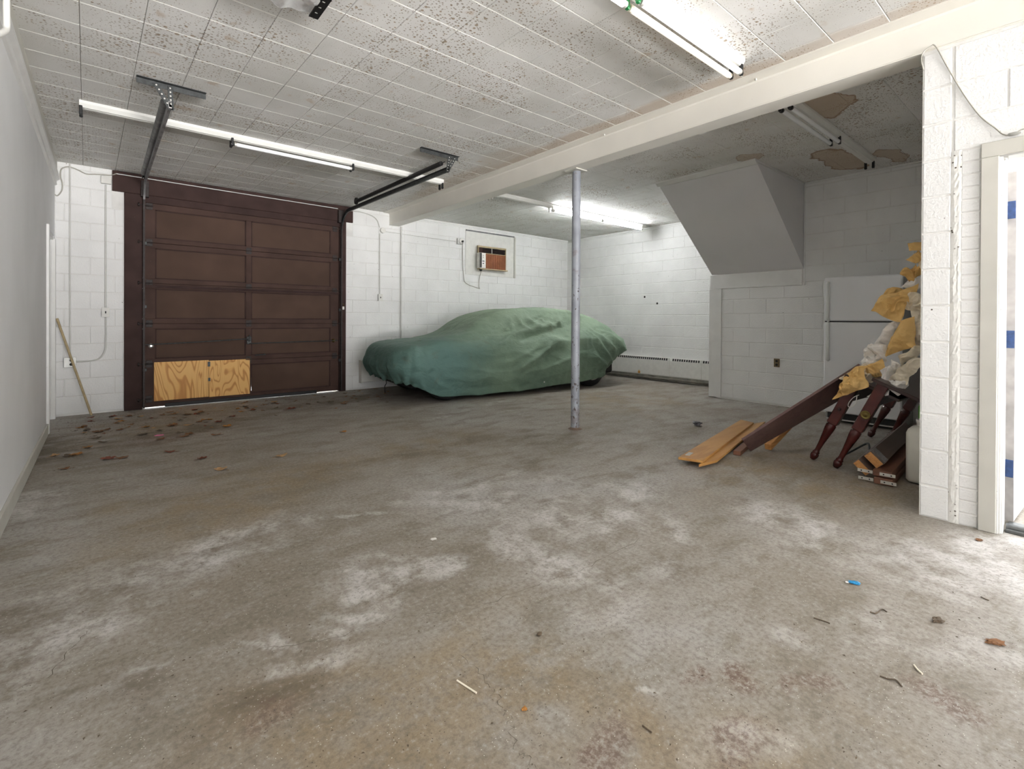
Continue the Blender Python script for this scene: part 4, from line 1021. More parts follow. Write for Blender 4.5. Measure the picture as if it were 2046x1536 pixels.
# cloth folds on the near side: polylines in (along, height), amplitude, width
FOLDS = [([(2.24, 1.13), (1.87, 1.05), (1.46, .99), (1.07, .87), (.75, .76), (.37, .73), (-.05, .72)], .045, .05), ([(2.22, 1.10), (1.9, .98), (1.5, .90), (1.15, .80), (.8, .70)], -.03, .06),
         ([(2.17, .83), (1.76, .74), (1.46, .59), (1.17, .46), (1.0, .385)], .05, .05), ([(2.1, .90), (1.7, .80), (1.35, .67), (1.0, .55), (.7, .50)], .022, .06), ([(2.05, .72), (1.75, .62), (1.5, .49)], -.022, .07),
         ([(2.58, .98), (2.66, .74), (2.80, .50), (3.10, .32)], .045, .045), ([(2.66, 1.0), (2.86, .72), (3.05, .52), (3.30, .36)], .035, .04), ([(2.75, 1.0), (3.0, .78), (3.25, .62)], .028, .04), ([(2.62, .85), (2.74, .6), (2.95, .42)], -.03, .05),
         ([(2.52, .95), (2.52, .7), (2.5, .5)], .025, .06), ([(2.9, .98), (3.2, .84), (3.5, .70)], .02, .035), ([(1.9, 1.02), (1.3, .93), (.85, .88), (.5, .90)], .02, .035), ([(1.2, 1.05), (.9, .96), (.55, .93)], .022, .03),
         ([(-.50, .80), (-.53, .60), (-.52, .46)], .035, .045), ([(-.51, .46), (-.44, .32), (-.38, .19)], .03, .04), ([(-.50, .44), (-.62, .36), (-.66, .30)], .025, .04), ([(-.35, .42), (-.18, .26), (.05, .17)], .018, .05), ([(.0, .40), (.6, .34), (1.2, .30)], .010, .08),
         ([(1.0, .385), (.6, .40), (.2, .47), (-.2, .56)], .016, .06), ([(1.15, 1.20), (.85, 1.02), (.55, .95)], .022, .03), ([(1.35, 1.2), (1.1, 1.02), (.9, .96)], .022, .03), ([(.55, .94), (.1, .86), (-.4, .78)], .016, .04),
         ([(2.35, .62), (2.0, .50), (1.6, .40), (1.2, .36)], .022, .05), ([(2.4, .40), (1.9, .30), (1.4, .24)], .014, .05), ([(3.0, .95), (3.25, .80), (3.45, .66), (3.55, .60)], .024, .035), ([(1.5, 1.16), (1.6, 1.08), (1.72, 1.03)], .03, .025),
         ([(1.75, 1.17), (1.85, 1.10), (1.95, 1.06)], .03, .025), ([(1.3, 1.12), (1.36, 1.05), (1.45, 1.0)], .028, .025), ([(2.05, 1.16), (2.1, 1.1), (2.2, 1.05)], .028, .025), ([(.3, .80), (-.1, .74), (-.45, .72)], .014, .03),
         ([(-.60, .70), (-.62, .5), (-.60, .33)], .02, .03), ([(-.42, .72), (-.36, .56), (-.40, .40)], .014, .04)]
Pn = G.reshape(-1, 3)
du = np.roll(G, -1, 1) - np.roll(G, 1, 1); dv = np.zeros_like(G); dv[1:-1] = G[2:] - G[:-2]; dv[0] = G[1] - G[0]; dv[-1] = G[-1] - G[-2]
N_ = np.cross(dv, du); N_ /= np.maximum(1e-9, np.linalg.norm(N_, axis=2))[..., None]
sgn = np.sign(np.sum(N_ * (G - np.array([1.5, YC, .3])), axis=2)); N_ *= np.where(sgn == 0, 1, sgn)[..., None]
X, Y, Z = G[..., 0], G[..., 1], G[..., 2]
nearside = np.clip((YC - .15 - Y) / .35, 0, 1)
disp = np.zeros(X.shape)
for L, amp, wd in FOLDS:
    C_ = np.array([(p.x, p.z) for p in bezier([(a, 0, b) for a, b in L], 6)])
    best = np.full(X.shape, 9.); par = np.zeros(X.shape); side_ = np.zeros(X.shape)
    for k in range(len(C_)-1):
        a, b = C_[k], C_[k+1]; d = b-a; l2 = d@d
        t = np.clip(((X-a[0])*d[0] + (Z-a[1])*d[1]) / l2, 0, 1)
        dd = np.hypot(X-a[0]-d[0]*t, Z-a[1]-d[1]*t); m_ = dd < best
        side_ = np.where(m_, (Z-a[1]-d[1]*t) + .35*(X-a[0]-d[0]*t), side_); best = np.where(m_, dd, best); par = np.where(m_, (k+t)/(len(C_)-1), par)
    env = np.clip(par*8, 0, 1) * np.clip((1-par)*4, 0, 1)
    prof = np.where(side_ > 0, np.exp(-(best/(wd*.55))**1.1), np.exp(-(best/(wd*1.7))**1.2)) if amp > 0 else np.exp(-(best/wd)**1.5)
    disp += nearside * amp * env * prof * 1.45
idx = np.arange(NP_); arcp = idx / NP_ * 2*math.pi
skirt = np.zeros(X.shape); skirt[NI:] = (np.arange(NS)[:, None] + 1) / NS
rip = .012*np.sin(idx*.31) + .010*np.sin(idx*.53+1) + .008*np.sin(idx*.87+2)
frontm = np.clip((-.35 - OUT[:, 0]) / .3, 0, 1); rearm = np.clip((OUT[:, 0] - 2.9) / .4, 0, 1)
disp += skirt * rip[None, :] * (.25 + 1.3*frontm + .9*rearm)[None, :]
def ridged(px, py, pz, sc_): return np.array([1 - abs(mnoise.noise((a*sc_[0], b*sc_[1], c*sc_[2]))) * 2 for a, b, c in zip(px, py, pz)])
sh_x = (X + .9*Z).ravel(); rn = ridged(sh_x, Y.ravel(), (Z*1.0).ravel(), (1.6, 2.0, 3.6)).reshape(X.shape)
disp += .028 * rn * (.35 + .65*nearside)
rn2 = ridged((X*1 - Z).ravel(), Y.ravel(), Z.ravel(), (5, 6, 8)).reshape(X.shape)
# puckered band along the drip rail of the roof, near side
pk_ = np.exp(-((Z - (1.16 - .05*np.abs(X-1.7)))/.05)**2) * nearside * np.clip((X-.95)/.3, 0, 1) * np.clip((2.3-X)/.2, 0, 1)
disp += .009 * rn2 + .04 * rn2 * pk_ - .02*pk_
G2 = G + N_ * disp[..., None]
wv = [car(*p) for p in G2.reshape(-1, 3)]
m = MB()
fs = [(i*NP_+k, i*NP_+(k+1) % NP_, (i+1)*NP_+(k+1) % NP_, (i+1)*NP_+k) for i in range(NI+NS-1) for k in range(NP_)]
m.add(wv, fs, True)
cover = m.build('car_cover', M_COVER, at=car(1.5, YC, .06))
sd = cover.modifiers.new('cloth', 'SOLIDIFY'); sd.thickness = .004; sd.offset = -1
tag(cover, 'wrinkled green fabric cover draped over the parked car', 'car cover')
m = MB(); m.lathe(car(1.62, YC-HW-.03, .17), -CN, [(0, .014), (.004, .012), (.005, .006)], 12); m.build('grommet', M_SILVER, cover)
m = MB(); q = S(770, 758, 1, 6.97); m.tube(bezier([(q.x, 6.97, .33), (q.x-.005, 6.965, .25), (q.x+.012, 6.96, .18), (q.x-.01, 6.97, .12), (q.x, 6.98, .02)], 5), .012, 8, flat=.35); m.build('tie_strap', M_BLACK, cover)
carr = thing('car', 'parked car hidden under the green cover with only its wheels showing', 'car', CA)
m = MB()
for x0, x1, y0, y1, z0, z1 in ((-.55, 3.40, .12, 1.46, .20, .62), (.9, 2.6, .30, 1.28, .60, 1.18), (-.45, 3.3, .08, 1.50, .36, .62)):
    m.hexa([car(x, y, z) for z in (z0, z1) for x, y in ((x0, y0), (x1, y0), (x1, y1), (x0, y1))], .04)
m.build('body', M_UNDERBODY, carr)
for wx in (0, 2.80):
    for wy, sd_ in ((.02, 1), (1.56, -1)):
        c0 = car(wx, wy, .31)
        m = MB(); m.lathe(c0 - CN*(0 if sd_ > 0 else .0), CN*sd_, [(0, .19), (.004, .235), (.02, .285), (.05, .31), (.16, .31), (.19, .285), (.20, .2)], 40); t = m.build('tyre', M_BLACK, carr)
        m = MB(); m.lathe(c0 - CN*(sd_*.003), CN*sd_, [(0, .198), (.004, .205), (.012, .195), (.03, .17), (.04, .05), (.03, .03)], 36); m.build('rim', M_RIM, t)

# ------------------------------------------------------------------ refrigerator
fy0, fy1, fx0 = 1.278, 1.998, 6.40
fg = thing('refrigerator', 'white top-freezer refrigerator against the block wall behind the lumber', 'refrigerator', (6.7, 1.64, 0))
m = MB(); m.box(fx0+.065, 6.98, fy0+.006, fy1-.006, .02, 1.64, .008); m.build('cabinet', M_FRIDGESHADE, fg)
for z0, z1, h0, h1 in ((1.160, 1.658, 1.17, 1.60), (.115, 1.148, .715, 1.138)):
    m = MB(); m.box(fx0, fx0+.06, fy0, fy1, z0, z1, .012); d = m.build('freezer_door' if z0 > 1 else 'main_door', M_FRIDGE, fg)
    yh = fy1 - .045
    m = MB(); m.tube(bezier([(fx0+.002, yh, h0), (fx0-.045, yh-.006, h0+.03), (fx0-.06, yh-.014, (h0+h1)/2), (fx0-.045, yh-.006, h1-.03), (fx0+.002, yh, h1)], 8), .019, 12); m.build('handle', M_HANDLE, d)
m = MB(); m.box(fx0+.01, fx0+.06, fy0+.01, fy1-.01, 1.147, 1.161); m.build('door_gasket', M_SLOT, fg)
m = MB(); m.box(fx0+.05, fx0+.075, fy0+.03, fy1-.03, .03, .11, .003); kg = m.build('toe_grille', M_SLOT, fg)
m = MB(); m.box(fx0+.04, fx0+.052, fy0+.02, fy1-.02, .028, .042, .002); m.build('grille_strip', M_SILVER, kg)
for y in (fy0+.06, fy1-.06):
    m = MB(); m.lathe((fx0+.10, y, 0), (0, 0, 1), [(0, .02), (.02, .02), (.022, .012), (.03, .012)], 12); m.build('foot', M_BLACKPLASTIC, fg)
ow = thing('wall_outlet', 'brown double outlet on the block wall left of the refrigerator', 'outlet', (XF, 2.764, .53))
m = MB(); m.box(XF-.014, XF-.0055, 2.726, 2.802, .528, .642, .003); m.build('cover_plate', simple('brown_plate', L_(112, 96, 70), .5), ow)
for z in (.61, .56):
    m = MB(); m.lathe((XF-.014, 2.764, z), (-1, 0, 0), [(0, .017), (.004, .016)], 14); m.build('socket_face', M_SLOT, ow)

# ------------------------------------------------------------------ lumber
def plank(name, P, mat, label, cat, group=None, c=.002, endmat=None):
    """P: 4 top corners (near-left, near-right, far-right, far-left) and thickness downwards"""
    top, th = P; top = [Vector(p) for p in top]; n = (top[1]-top[0]).cross(top[3]-top[0]).normalized()
    if n.z < 0: n = -n
    bot = [p - n*th for p in top]
    m = MB(); m.hexa([bot[0], bot[1], bot[2], bot[3], top[0], top[1], top[2], top[3]], c)
    o = m.build(name, mat, at=bot[0]); return tag(o, label, cat, group)
pA = [FL(1355, 913, .062), FL(1404, 920, .062), FL(1506, 844, .066), FL(1480, 838, .066)]
plA = plank('plank', (pA, .02), M_ORANGEWOOD, 'wide orange varnished plank on top of the floor lumber', 'plank', 'orange planks on the floor')
pB = [FL(1396, 928, .040), FL(1432, 919, .040), FL(1529, 842, .052), FL(1505, 846, .052)]
plB = plank('plank', (pB, .02), M_ORANGEWOOD, 'narrow orange plank with an angled end beside the wide plank', 'plank', 'orange planks on the floor')
bk = thing('metal_bracket', 'white perforated metal strap wrapped over the wide plank end', 'bracket', FL(1376, 915, .04))
q = FL(1377, 907, .0625); d = (pA[2]-pA[1]).normalized(); e = (pA[1]-pA[0]).normalized()
m = MB(); m.obox(q + Vector((0, 0, .0015)), d, e, (0, 0, 1), .05, .018, .0014); m.obox(q - d*.050 + Vector((0, 0, -.022)), d, e, (0, 0, 1), .0014, .018, .026); m.build('strap', M_SILVER, bk)
m = MB()
for k in range(3): m.lathe(q - d*.0515 + Vector((0, 0, -.008-.016*k)), -d, [(0, .004), (.0006, .004)], 8)
m.build('hole', M_SLOT, bk)
q0, q1 = FL(1462, 897, .035), FL(1506, 880, .035); dirx = (pA[2]-pA[1]).normalized(); per = Vector((dirx.y, -dirx.x, 0))
m = MB(); c0 = FL(1482, 897, .02) + dirx*.25; m.obox(c0, dirx, per, (0, 0, 1), .42, .03, .018, .002)
tag(m.build('batten', M_REDWOOD, at=c0 - Vector((0, 0, .018))), 'short red brown batten on the floor beneath the planks', 'batten')
# square block propping the dark board
a = FL(1536, 893, .03); b_ = S(1575, 852, 0, a.x + .42); dr = (b_-a).normalized(); sx = dr.cross(Vector((0, 0, 1))).normalized(); up = sx.cross(dr)
m = MB(); m.obox(a + dr*.23 + Vector((0, 0, .01)), dr, sx, up, .25, .028, .028, .003)
tag(m.build('wood_block', M_ORANGEEND, at=(a.x, a.y, 0)), 'short orange square timber under the dark leaning board', 'timber')
n1, n2 = FL(1481, 876, .15), FL(1497, 898, .016); f1 = Vector((4.793, 1.239, .81)); f2 = Vector((5.0, 1.32, .57))
plank('table_leaf', ([n1, n2, f2, f1], .022), M_LEAFBOARD, 'long dark brown table leaf leaning up from the planks', 'table leaf')

# two halves of a dismantled dining table leaning behind the pier
LD = Vector((0, -.41, .912)).normalized(); LW = Vector((1, 0, 0)); LT = LD.cross(LW).normalized()
def table_half(fa, fb, label, medal):
    fa, fb = Vector(fa), Vector(fb); root = thing('table_half', label, 'table', fa, 'dismantled dining table halves')
    for i, f in enumerate((fa, fb)):
        m = MB()
        m.lathe(f + Vector((0, 0, .006)), LD, [(0, .012), (.004, .020), (.03, .029), (.05, .031), (.058, .026), (.066, .024), (.072, .027), (.080, .021), (.10, .018), (.16, .021), (.24, .029), (.30, .036), (.335, .037), (.345, .030), (.352, .030), (.36, .036), (.366, .036)], 24)
        m.obox(f + LD*.56, LW, LT, LD, .037, .037, .20, .004)
        lg = m.build('leg', M_MAHOG, root)
        c0 = f + LD*.50 + LT*(-.037 if LT.y < 0 else .037)
        nrm = Vector((-1, 0, 0)); c0 = f + LD*.50 + nrm*.037
        if medal:
            m = MB(); m.lathe(c0, nrm, [(0, .032), (.004, .032), (.006, .026), (.003, .022), (.003, .012), (.008, .010), (.009, .003)], 24); m.build('medallion', M_BRASS, lg)
        else:
            m = MB(); m.lathe(c0, nrm, [(0, .012), (.004, .012), (.007, .006)], 14); m.build('plug', M_MAHOGDARK, lg)
    m = MB(); a = fa + LD*.66; b_ = fb + LD*.66; ax = (b_-a).normalized(); m.obox((a+b_)/2 + LT*.0, ax, LT, LD, (b_-a).length/2-.036, .012, .10, .003); m.build('apron', M_MAHOGDARK, root)
    m = MB(); cmid = (fa+fb)/2 + LD*.772; m.obox(cmid - LT*(.12 if LT.y > 0 else -.12) , ax, LT, LD, (b_-a).length/2 + .08, .19, .012, .004); m.build('tabletop', M_MAHOGDARK, root)
    return root
table_half((4.546, 1.497, 0), (5.884, 1.425, 0), 'dark mahogany table half with plain leg tops leaning next to the refrigerator', False)
table_half((4.426, 1.294, 0), (5.826, 1.262, 0), 'dark mahogany table half with brass medallions on its legs', True)

# bundle of table slides and rails beside the jug
rd_ = Vector((1.0, .06, 0)).normalized(); rn_ = Vector((-.06, 1.0, 0)).normalized(); uz = Vector((0, 0, 1))
r1 = thing('rail_bundle', 'brown square rail wrapped in clear plastic on the floor behind the pier', 'rail', (4.3, 1.0, 0))
tl_ = Vector((0, .72, .69)); t2 = Vector((0, -.69, .72))
cE = Vector((4.30, 1.015, .150))
m = MB(); m.obox(cE + rd_*.75, rd_, tl_, t2, .75, .056, .030, .003); m.build('rail', M_GREYWOOD, r1)
m = MB(); m.obox(cE - rd_*.0015, rd_, tl_, t2, .002, .052, .027); m.build('raw_end', M_ORANGEEND, r1)
m = MB(); m.obox(cE + rd_*.10, rd_, tl_, t2, .06, .0585, .0325, .004); m.build('plastic_wrap', M_WRAP, r1)
r2 = thing('rail_bundle', 'second brown rail with an orange raw end under the wrapped rail', 'rail', (4.25, 1.05, 0))
cE2 = Vector((4.26, 1.075, .088))
m = MB(); m.obox(cE2 + rd_*.7, rd_, tl_, t2, .70, .056, .026, .003); m.build('rail', M_GREYWOOD, r2)
m = MB(); m.obox(cE2 - rd_*.0015, rd_, tl_, t2, .002, .052, .023); m.build('raw_end', M_ORANGEEND, r2)
for i, (yy, zz, x0) in enumerate(((.965, .075, 4.24), (.955, .026, 4.22))):
    sld = thing('table_slide', ('upper' if i == 0 else 'lower') + ' red brown wooden table slide with silver brackets at its end', 'table slide', (x0, yy, 0), 'table slides in the rail bundle')
    m = MB(); m.obox((x0+.6, yy+.02, zz), rd_, rn_, uz, .6, .055, .022, .003); m.build('slide', M_REDWOOD, sld)
    for sy in (-1, 1):
        m = MB(); c0 = Vector((x0-.004, yy+.02+sy*.066, zz)); m.obox(c0, rn_, rd_, uz, .045, .002, .011, .0005); bo = m.build('bracket', M_SILVER, sld)
        for k in (-1, 1):
            m = MB(); m.lathe(c0 + rn_*(.022*k) - rd_*.002, -rd_, [(0, .005), (.0008, .005)], 8); m.build('screw_hole', M_SLOT, bo)
m = MB(); m.tube(bezier([(4.72, 1.36, .012), (4.88, 1.31, .05), (5.0, 1.25, .10), (4.93, 1.20, .13), (4.80, 1.16, .10), (4.70, 1.13, .08)], 6), .008, 8)
tag(m.build('bent_rod', M_DARKSTEEL, at=(4.8, 1.25, .01)), 'bent thin dark metal rod beside the rail bundle', 'rod')

# jug and lime green thing peeking out behind the pier
jx, jy = 4.50, .782
jug = thing('plastic_jug', 'off-white plastic jug standing half hidden behind the pier', 'jug', (jx, jy, 0))
def rbox_prof(hw, hd, r, z, n=6):
    P = []
    for cx, cy, a0 in ((hw-r, hd-r, 0), (-hw+r, hd-r, 90), (-hw+r, -hd+r, 180), (hw-r, -hd+r, 270)):
        for k in range(n+1):
            a = math.radians(a0 + 90*k/n); P.append((jx + cx + r*math.cos(a), jy + cy + r*math.sin(a), z))
    return P
rings = [rbox_prof(.085-i, .075-i, .03, z) for z, i in ((.005, .03), (.012, .012), (.03, 0), (.36, 0), (.385, .008), (.402, .025), (.412, .045))]
v = [p for r_ in rings for p in r_]; k = len(rings[0]); m = MB()
m.add(v, [(i*k+a, i*k+(a+1) % k, (i+1)*k+(a+1) % k, (i+1)*k+a) for i in range(len(rings)-1) for a in range(k)] + [tuple(range(k))[::-1], tuple(range((len(rings)-1)*k, len(rings)*k))], True); m.build('body', M_JUG, jug)
m = MB(); m.lathe((jx, jy, .41), (0, 0, 1), [(0, .026), (.02, .026), (.022, .03), (.045, .03), (.048, .026)], 20); m.build('cap', M_WHITEBOX, jug)
lg = thing('lime_bottle', 'lime green plastic bottle corner visible beside the pier above the jug', 'bottle', (4.72, .80, .0))
q = S(1836, 824, 0, 4.78)
m = MB(); m.lathe((q.x, q.y-.055, 0), (0, 0, 1), [(0, .05), (.01, .058), (.46, .058), (.50, .05), (.53, .026)], 24); m.build('body', M_WHITEBOX, lg)
m = MB(); m.lathe((q.x, q.y-.055, .40), (0, 0, 1), [(0, .0585), (.11, .0585), (.15, .045)], 24); m.build('wrapper', M_LIME, lg)

# ------------------------------------------------------------------ heap of packing paper
def sheet(corners, depths, mat, label, seed, amp=.03, fold=7.0, bulge=.04, group='sheets of packing paper heaped on the table halves'):
    """crumpled sheet; corners are seen at (zx, zy) of the paper study, each at its own distance X"""
    P = [S(1640 + zx/5.118, 480 + zy/5.118, 0, dx) for (zx, zy), dx in zip(corners, depths)]
    n = 30; rs = random.Random(seed); off = Vector((rs.uniform(0, 90), rs.uniform(0, 90), rs.uniform(0, 90)))
    nrm = (P[1]-P[0]).cross(P[3]-P[0]).normalized()
    if nrm.x > 0: nrm = -nrm
    v = []
    for j in range(n+1):
        for i in range(n+1):
            a, b = i/n, j/n
            p = P[0]*(1-a)*(1-b) + P[1]*a*(1-b) + P[2]*a*b + P[3]*(1-a)*b
            e = math.sin(math.pi*a) * math.sin(math.pi*b)
            q = p*(fold*1.7) + off
            c1 = 1 - 2.2*abs(mnoise.noise(q)); c2 = 1 - 2.2*abs(mnoise.noise(q*2.3 + Vector((7, 3, 1)))); c3 = mnoise.noise(q*.5)
            k = .35 + .65*min(1, e*2)
            jit = Vector((mnoise.noise(q*.9 + Vector((31, 0, 0))), mnoise.noise(q*.9 + Vector((0, 41, 0))), mnoise.noise(q*.9 + Vector((0, 0, 51)))))
            v.append(p + nrm*(bulge*e + amp*(c1*1.1 + c2*.6 + c3*.9)*k) + jit*(amp*1.0))
    m = MB(); m.add(v, [(j*(n+1)+i, j*(n+1)+i+1, (j+1)*(n+1)+i+1, (j+1)*(n+1)+i) for j in range(n) for i in range(n)])
    o = m.build('paper_sheet', mat, at=P[0]); sdm = o.modifiers.new('sheet', 'SOLIDIFY'); sdm.thickness = .0012
    return tag(o, label, 'paper', group)
K, W_, B_ = M_KRAFT, M_WHITEPAPER, M_BEIGEPAPER
sheet([(880, 35), (1075, 15), (1080, 105), (905, 110)], (5.0, 5.05, 5.0, 4.95), K, 'topmost flat fold of kraft paper beside the pier', 1, .012, 5, .03)
sheet([(868, 205), (1010, 118), (1080, 190), (965, 245)], (4.95, 5.0, 5.0, 4.9), K, 'pointed fold of kraft paper second from the top of the heap', 2, .014, 6, .03)
sheet([(985, 215), (1075, 205), (1080, 340), (1000, 320)], (4.95, 5.0, 4.95, 4.9), B_, 'small beige paper scrap between the upper kraft folds', 3, .015, 8, .02)
sheet([(805, 330), (960, 275), (1080, 335), (880, 450)], (4.86, 4.9, 4.95, 4.84), K, 'tightly scrunched kraft paper above the refrigerator door top', 4, .04, 11, .05)
sheet([(825, 490), (930, 395), (1080, 430), (960, 520)], (4.84, 4.88, 4.92, 4.84), W_, 'thin white paper strip under the scrunched kraft paper', 5, .018, 8, .03)
sheet([(590, 600), (700, 500), (860, 500), (720, 660)], (4.86, 4.88, 4.9, 4.84), K, 'kraft paper flap poking out behind the large kraft sheet', 6, .025, 8, .03)
sheet([(512, 742), (640, 580), (1010, 450), (815, 830)], (4.72, 4.76, 4.82, 4.70), K, 'large pointed kraft paper sheet in front of the freezer door seam', 7, .03, 5.5, .07)
sheet([(800, 690), (960, 520), (1090, 600), (1060, 760)], (4.74, 4.80, 4.84, 4.74), B_, 'beige paper crumple behind the large kraft sheet at the pier', 8, .035, 9, .05)
sheet([(915, 690), (1090, 700), (1090, 1100), (930, 1090)], (4.76, 4.80, 4.76, 4.70), B_, 'long pale paper sheet standing along the pier edge', 9, .03, 6, .05)
sheet([(535, 1075), (690, 860), (830, 800), (720, 1110)], (4.74, 4.76, 4.76, 4.72), W_, 'smooth white paper sheet sloping below the large kraft sheet', 10, .018, 5, .05)
sheet([(665, 1205), (800, 845), (985, 770), (975, 1090)], (4.64, 4.68, 4.70, 4.62), K, 'tall kraft paper sheet folded down the middle of the heap', 11, .025, 5.5, .07)
sheet([(428, 1170), (540, 1050), (690, 1080), (650, 1240)], (4.66, 4.68, 4.66, 4.62), W_, 'white crumpled paper ball with an open end', 12, .04, 11, .06)
sheet([(405, 1245), (480, 1180), (640, 1230), (475, 1325)], (4.64, 4.66, 4.62, 4.60), W_, 'white paper fold over the edge of the dark table leaf', 13, .02, 9, .03)
sheet([(770, 1205), (1000, 1085), (1090, 1110), (820, 1280)], (4.60, 4.64, 4.66, 4.58), B_, 'beige paper ruffle halfway down beside the pier', 14, .03, 8, .04)
sheet([(460, 1335), (650, 1210), (690, 1450), (490, 1400)], (4.58, 4.60, 4.54, 4.55), K, 'small kraft paper fold low in the middle of the heap', 15, .028, 8, .05)
sheet([(125, 1640), (240, 1385), (470, 1265), (480, 1510)], (4.46, 4.50, 4.52, 4.44), K, 'kraft paper sheet hanging lowest on the left over the table leaf', 16, .028, 7, .05)
sheet([(215, 1400), (470, 1235), (620, 1420), (330, 1540)], (4.56, 4.62, 4.58, 4.52), B_, 'pale crumpled paper behind the lowest kraft sheet', 17, .03, 10, .05)
sheet([(620, 1330), (760, 1230), (850, 1330), (660, 1480)], (4.52, 4.56, 4.54, 4.48), W_, 'white rolled paper knot low in the heap', 18, .035, 10, .06)
sheet([(690, 1440), (980, 1200), (1090, 1260), (890, 1475)], (4.50, 4.56, 4.58, 4.46), B_, 'pale ruffled paper sheet over the dark tabletop beside the pier', 19, .032, 7, .05)
sheet([(480, 1590), (590, 1450), (760, 1440), (690, 1590)], (4.46, 4.50, 4.50, 4.44), W_, 'white paper flap hanging lowest above the medallion leg', 20, .02, 7, .04)
sheet([(670, 1470), (860, 1390), (900, 1480), (780, 1600)], (4.46, 4.50, 4.50, 4.44), W_, 'white paper corner drooping over the dark table apron', 21, .02, 7, .04)
m = MB(); L = [S(1560 + a/5.12, 700 + b/5.12, 0, 4.40) for a, b in ((800, 455), (745, 480), (700, 530), (690, 570), (720, 580), (760, 550), (775, 500), (780, 460))]
m.tube(bezier(L, 6), .006, 8, flat=.4); tag(m.build('white_strap', W_, at=L[0]), 'white strap loop hanging between the two near table legs', 'strap')

# ------------------------------------------------------------------ side door on the right
df = MB(); df.box(XP-.02, XP-.0055, .330, .402, .0, 2.066, .003)
struct('trim_19', df, M_TRIMGREY, 'flat white casing board left of the open side door')
df = MB(); df.box(XP-.02, XP-.0055, -.70, .402, 2.067, 2.148, .003)
struct('trim_20', df, M_TRIMGREY, 'flat white head casing over the open side door')
df = MB()
for a, b_, d in ((.323, .337, .012), (.313, .324, .002), (.306, .314, -.010)): df.box(XP-.002-d, XP+.10, a, b_, 0, 2.06, .002)
struct('trim_21', df, M_TRIM, 'white stepped door stop moulding of the side door jamb')
df = MB(); df.box(XP-.01, XP+.22, DY0, .298, 2.035, 2.06, .003)
struct('trim_22', df, M_TRIM, 'white head jamb of the side door')
sd2 = bpy.data.objects.new('door_2', None); COL.objects.link(sd2); sd2.location = (XP+.20, .29, 0); sd2['kind'] = 'structure'; sd2['label'] = 'white side door standing open outwards beside the pier'
a_ = math.radians(3); ex = Vector((math.cos(a_), -math.sin(a_), 0)); ey = Vector((math.sin(a_), math.cos(a_), 0))
c0 = Vector((XP+.225, .300, 0))
m = MB(); m.obox(c0 + ex*.40 + uz*1.02, ex, ey, uz, .40, .021, 1.0, .003); m.build('leaf', M_TRIM, sd2)
m = MB(); m.obox(c0 - ex*.0015 + uz*1.02, ex, ey, uz, .001, .0205, .998); m.build('door_edge', simple('shaded_door_edge', L_(150, 146, 144), .6, var=.2, scale=12), sd2)  # shade of the edge put into its grey, with a little dirt
for z in (1.80, 1.06, .32):
    m = MB(); m.box(XP+.17, XP+.222, .3275, .3365, z-.05, z+.05, .001); m.obox(c0 + ex*-.003 + ey*.004 + uz*z, ey, ex, uz, .022, .002, .05, .001); m.tube([(XP+.220, .3235, z-.05), (XP+.220, .3235, z+.05)], .006, 8); m.build('hinge', M_BLUEHINGE, sd2)
df = MB(); df.tube([(XP+.09, DY0, .022), (XP+.09, .298, .022)], .022, 12); df.box(XP+.05, XP+.22, DY0, .298, 0, .02, .003)
struct('trim_23', df, M_STEEL, 'rounded metal threshold of the side door')
m = MB(); m.tube(bezier([(XP-.012, .655, 2.66), (XP-.018, .664, 2.72), (XP-.02, .655, 2.76), (XP-.016, .625, 2.782), (XP-.014, .60, 2.775), (XP-.010, .55, 2.64), (XP-.010, .48, 2.46), (XP-.010, .41, 2.31), (XP-.012, .35, 2.225), (XP-.024, .31, 2.17), (XP-.026, .27, 2.163), (XP-.026, .24, 2.18), (XP-.026, .1, 2.19)], 8), .0035, 6)
tag(m.build('loose_wire', M_CABLE, at=(XP, .45, 2.4)), 'thin grey wire sagging across the pier to the door head', 'wire')
m = MB(); m.lathe((XP-.0235, .298, 2.166), (0, -1, 0), [(0, .004), (.004, .009), (.03, .010), (.05, .005)], 10)
tag(m.build('wire_connector', M_PLATE, at=(XP-.024, .29, 2.16)), 'small grey connector on the wire above the side door', 'connector')

# ------------------------------------------------------------------ fallen leaves, wrappers and small litter on the floor
def leaf_mesh(seed, kind):
    r = random.Random(seed); m = MB(); n = 22; rim = []
    for k in range(n):
        a = 2*math.pi*k/n
        if kind == 'lobed': rr = .5 + .5*abs(math.cos(2.5*a))**.6 * (1 if k % 2 == 0 else .8)
        elif kind == 'oval': rr = 1.0 / math.sqrt(math.cos(a)**2 + (math.sin(a)/.55)**2)
        else: rr = .55 + .45*r.random()
        rim.append((rr*math.cos(a), rr*math.sin(a)))
    cu, cv = r.uniform(.3, .8), r.uniform(-.3, .5)
    def z(x, y): return cu*x*x*.6 + cv*y*y + .22*math.sin(3*x+r_ph) * y
    r_ph = r.uniform(0, 6)
    mid = [(x*.55, y*.55) for x, y in rim]
    pts = [(0, 0)] + mid + rim; zz = [z(x, y) + .05*r.uniform(-1, 1) for x, y in pts]; lo = min(zz)
    v = [(x, y, q-lo+.02) for (x, y), q in zip(pts, zz)]
    f = [(0, 1+k, 1+(k+1) % n) for k in range(n)] + [(1+k, 1+n+k, 1+n+(k+1) % n, 1+(k+1) % n) for k in range(n)]
    m.add(v, f); m.tube([(-.1, 0, .03-lo*0+.02), (-.9, .05, .04), (-1.5, .12, .03)], .035, 5); return m
_lm = {(k, i, c): leaf_mesh(i*7 + len(k), k).mesh('leaf', M_LEAF[c]) for k in ('lobed', 'oval', 'ragged') for i in range(2) for c in range(5)}
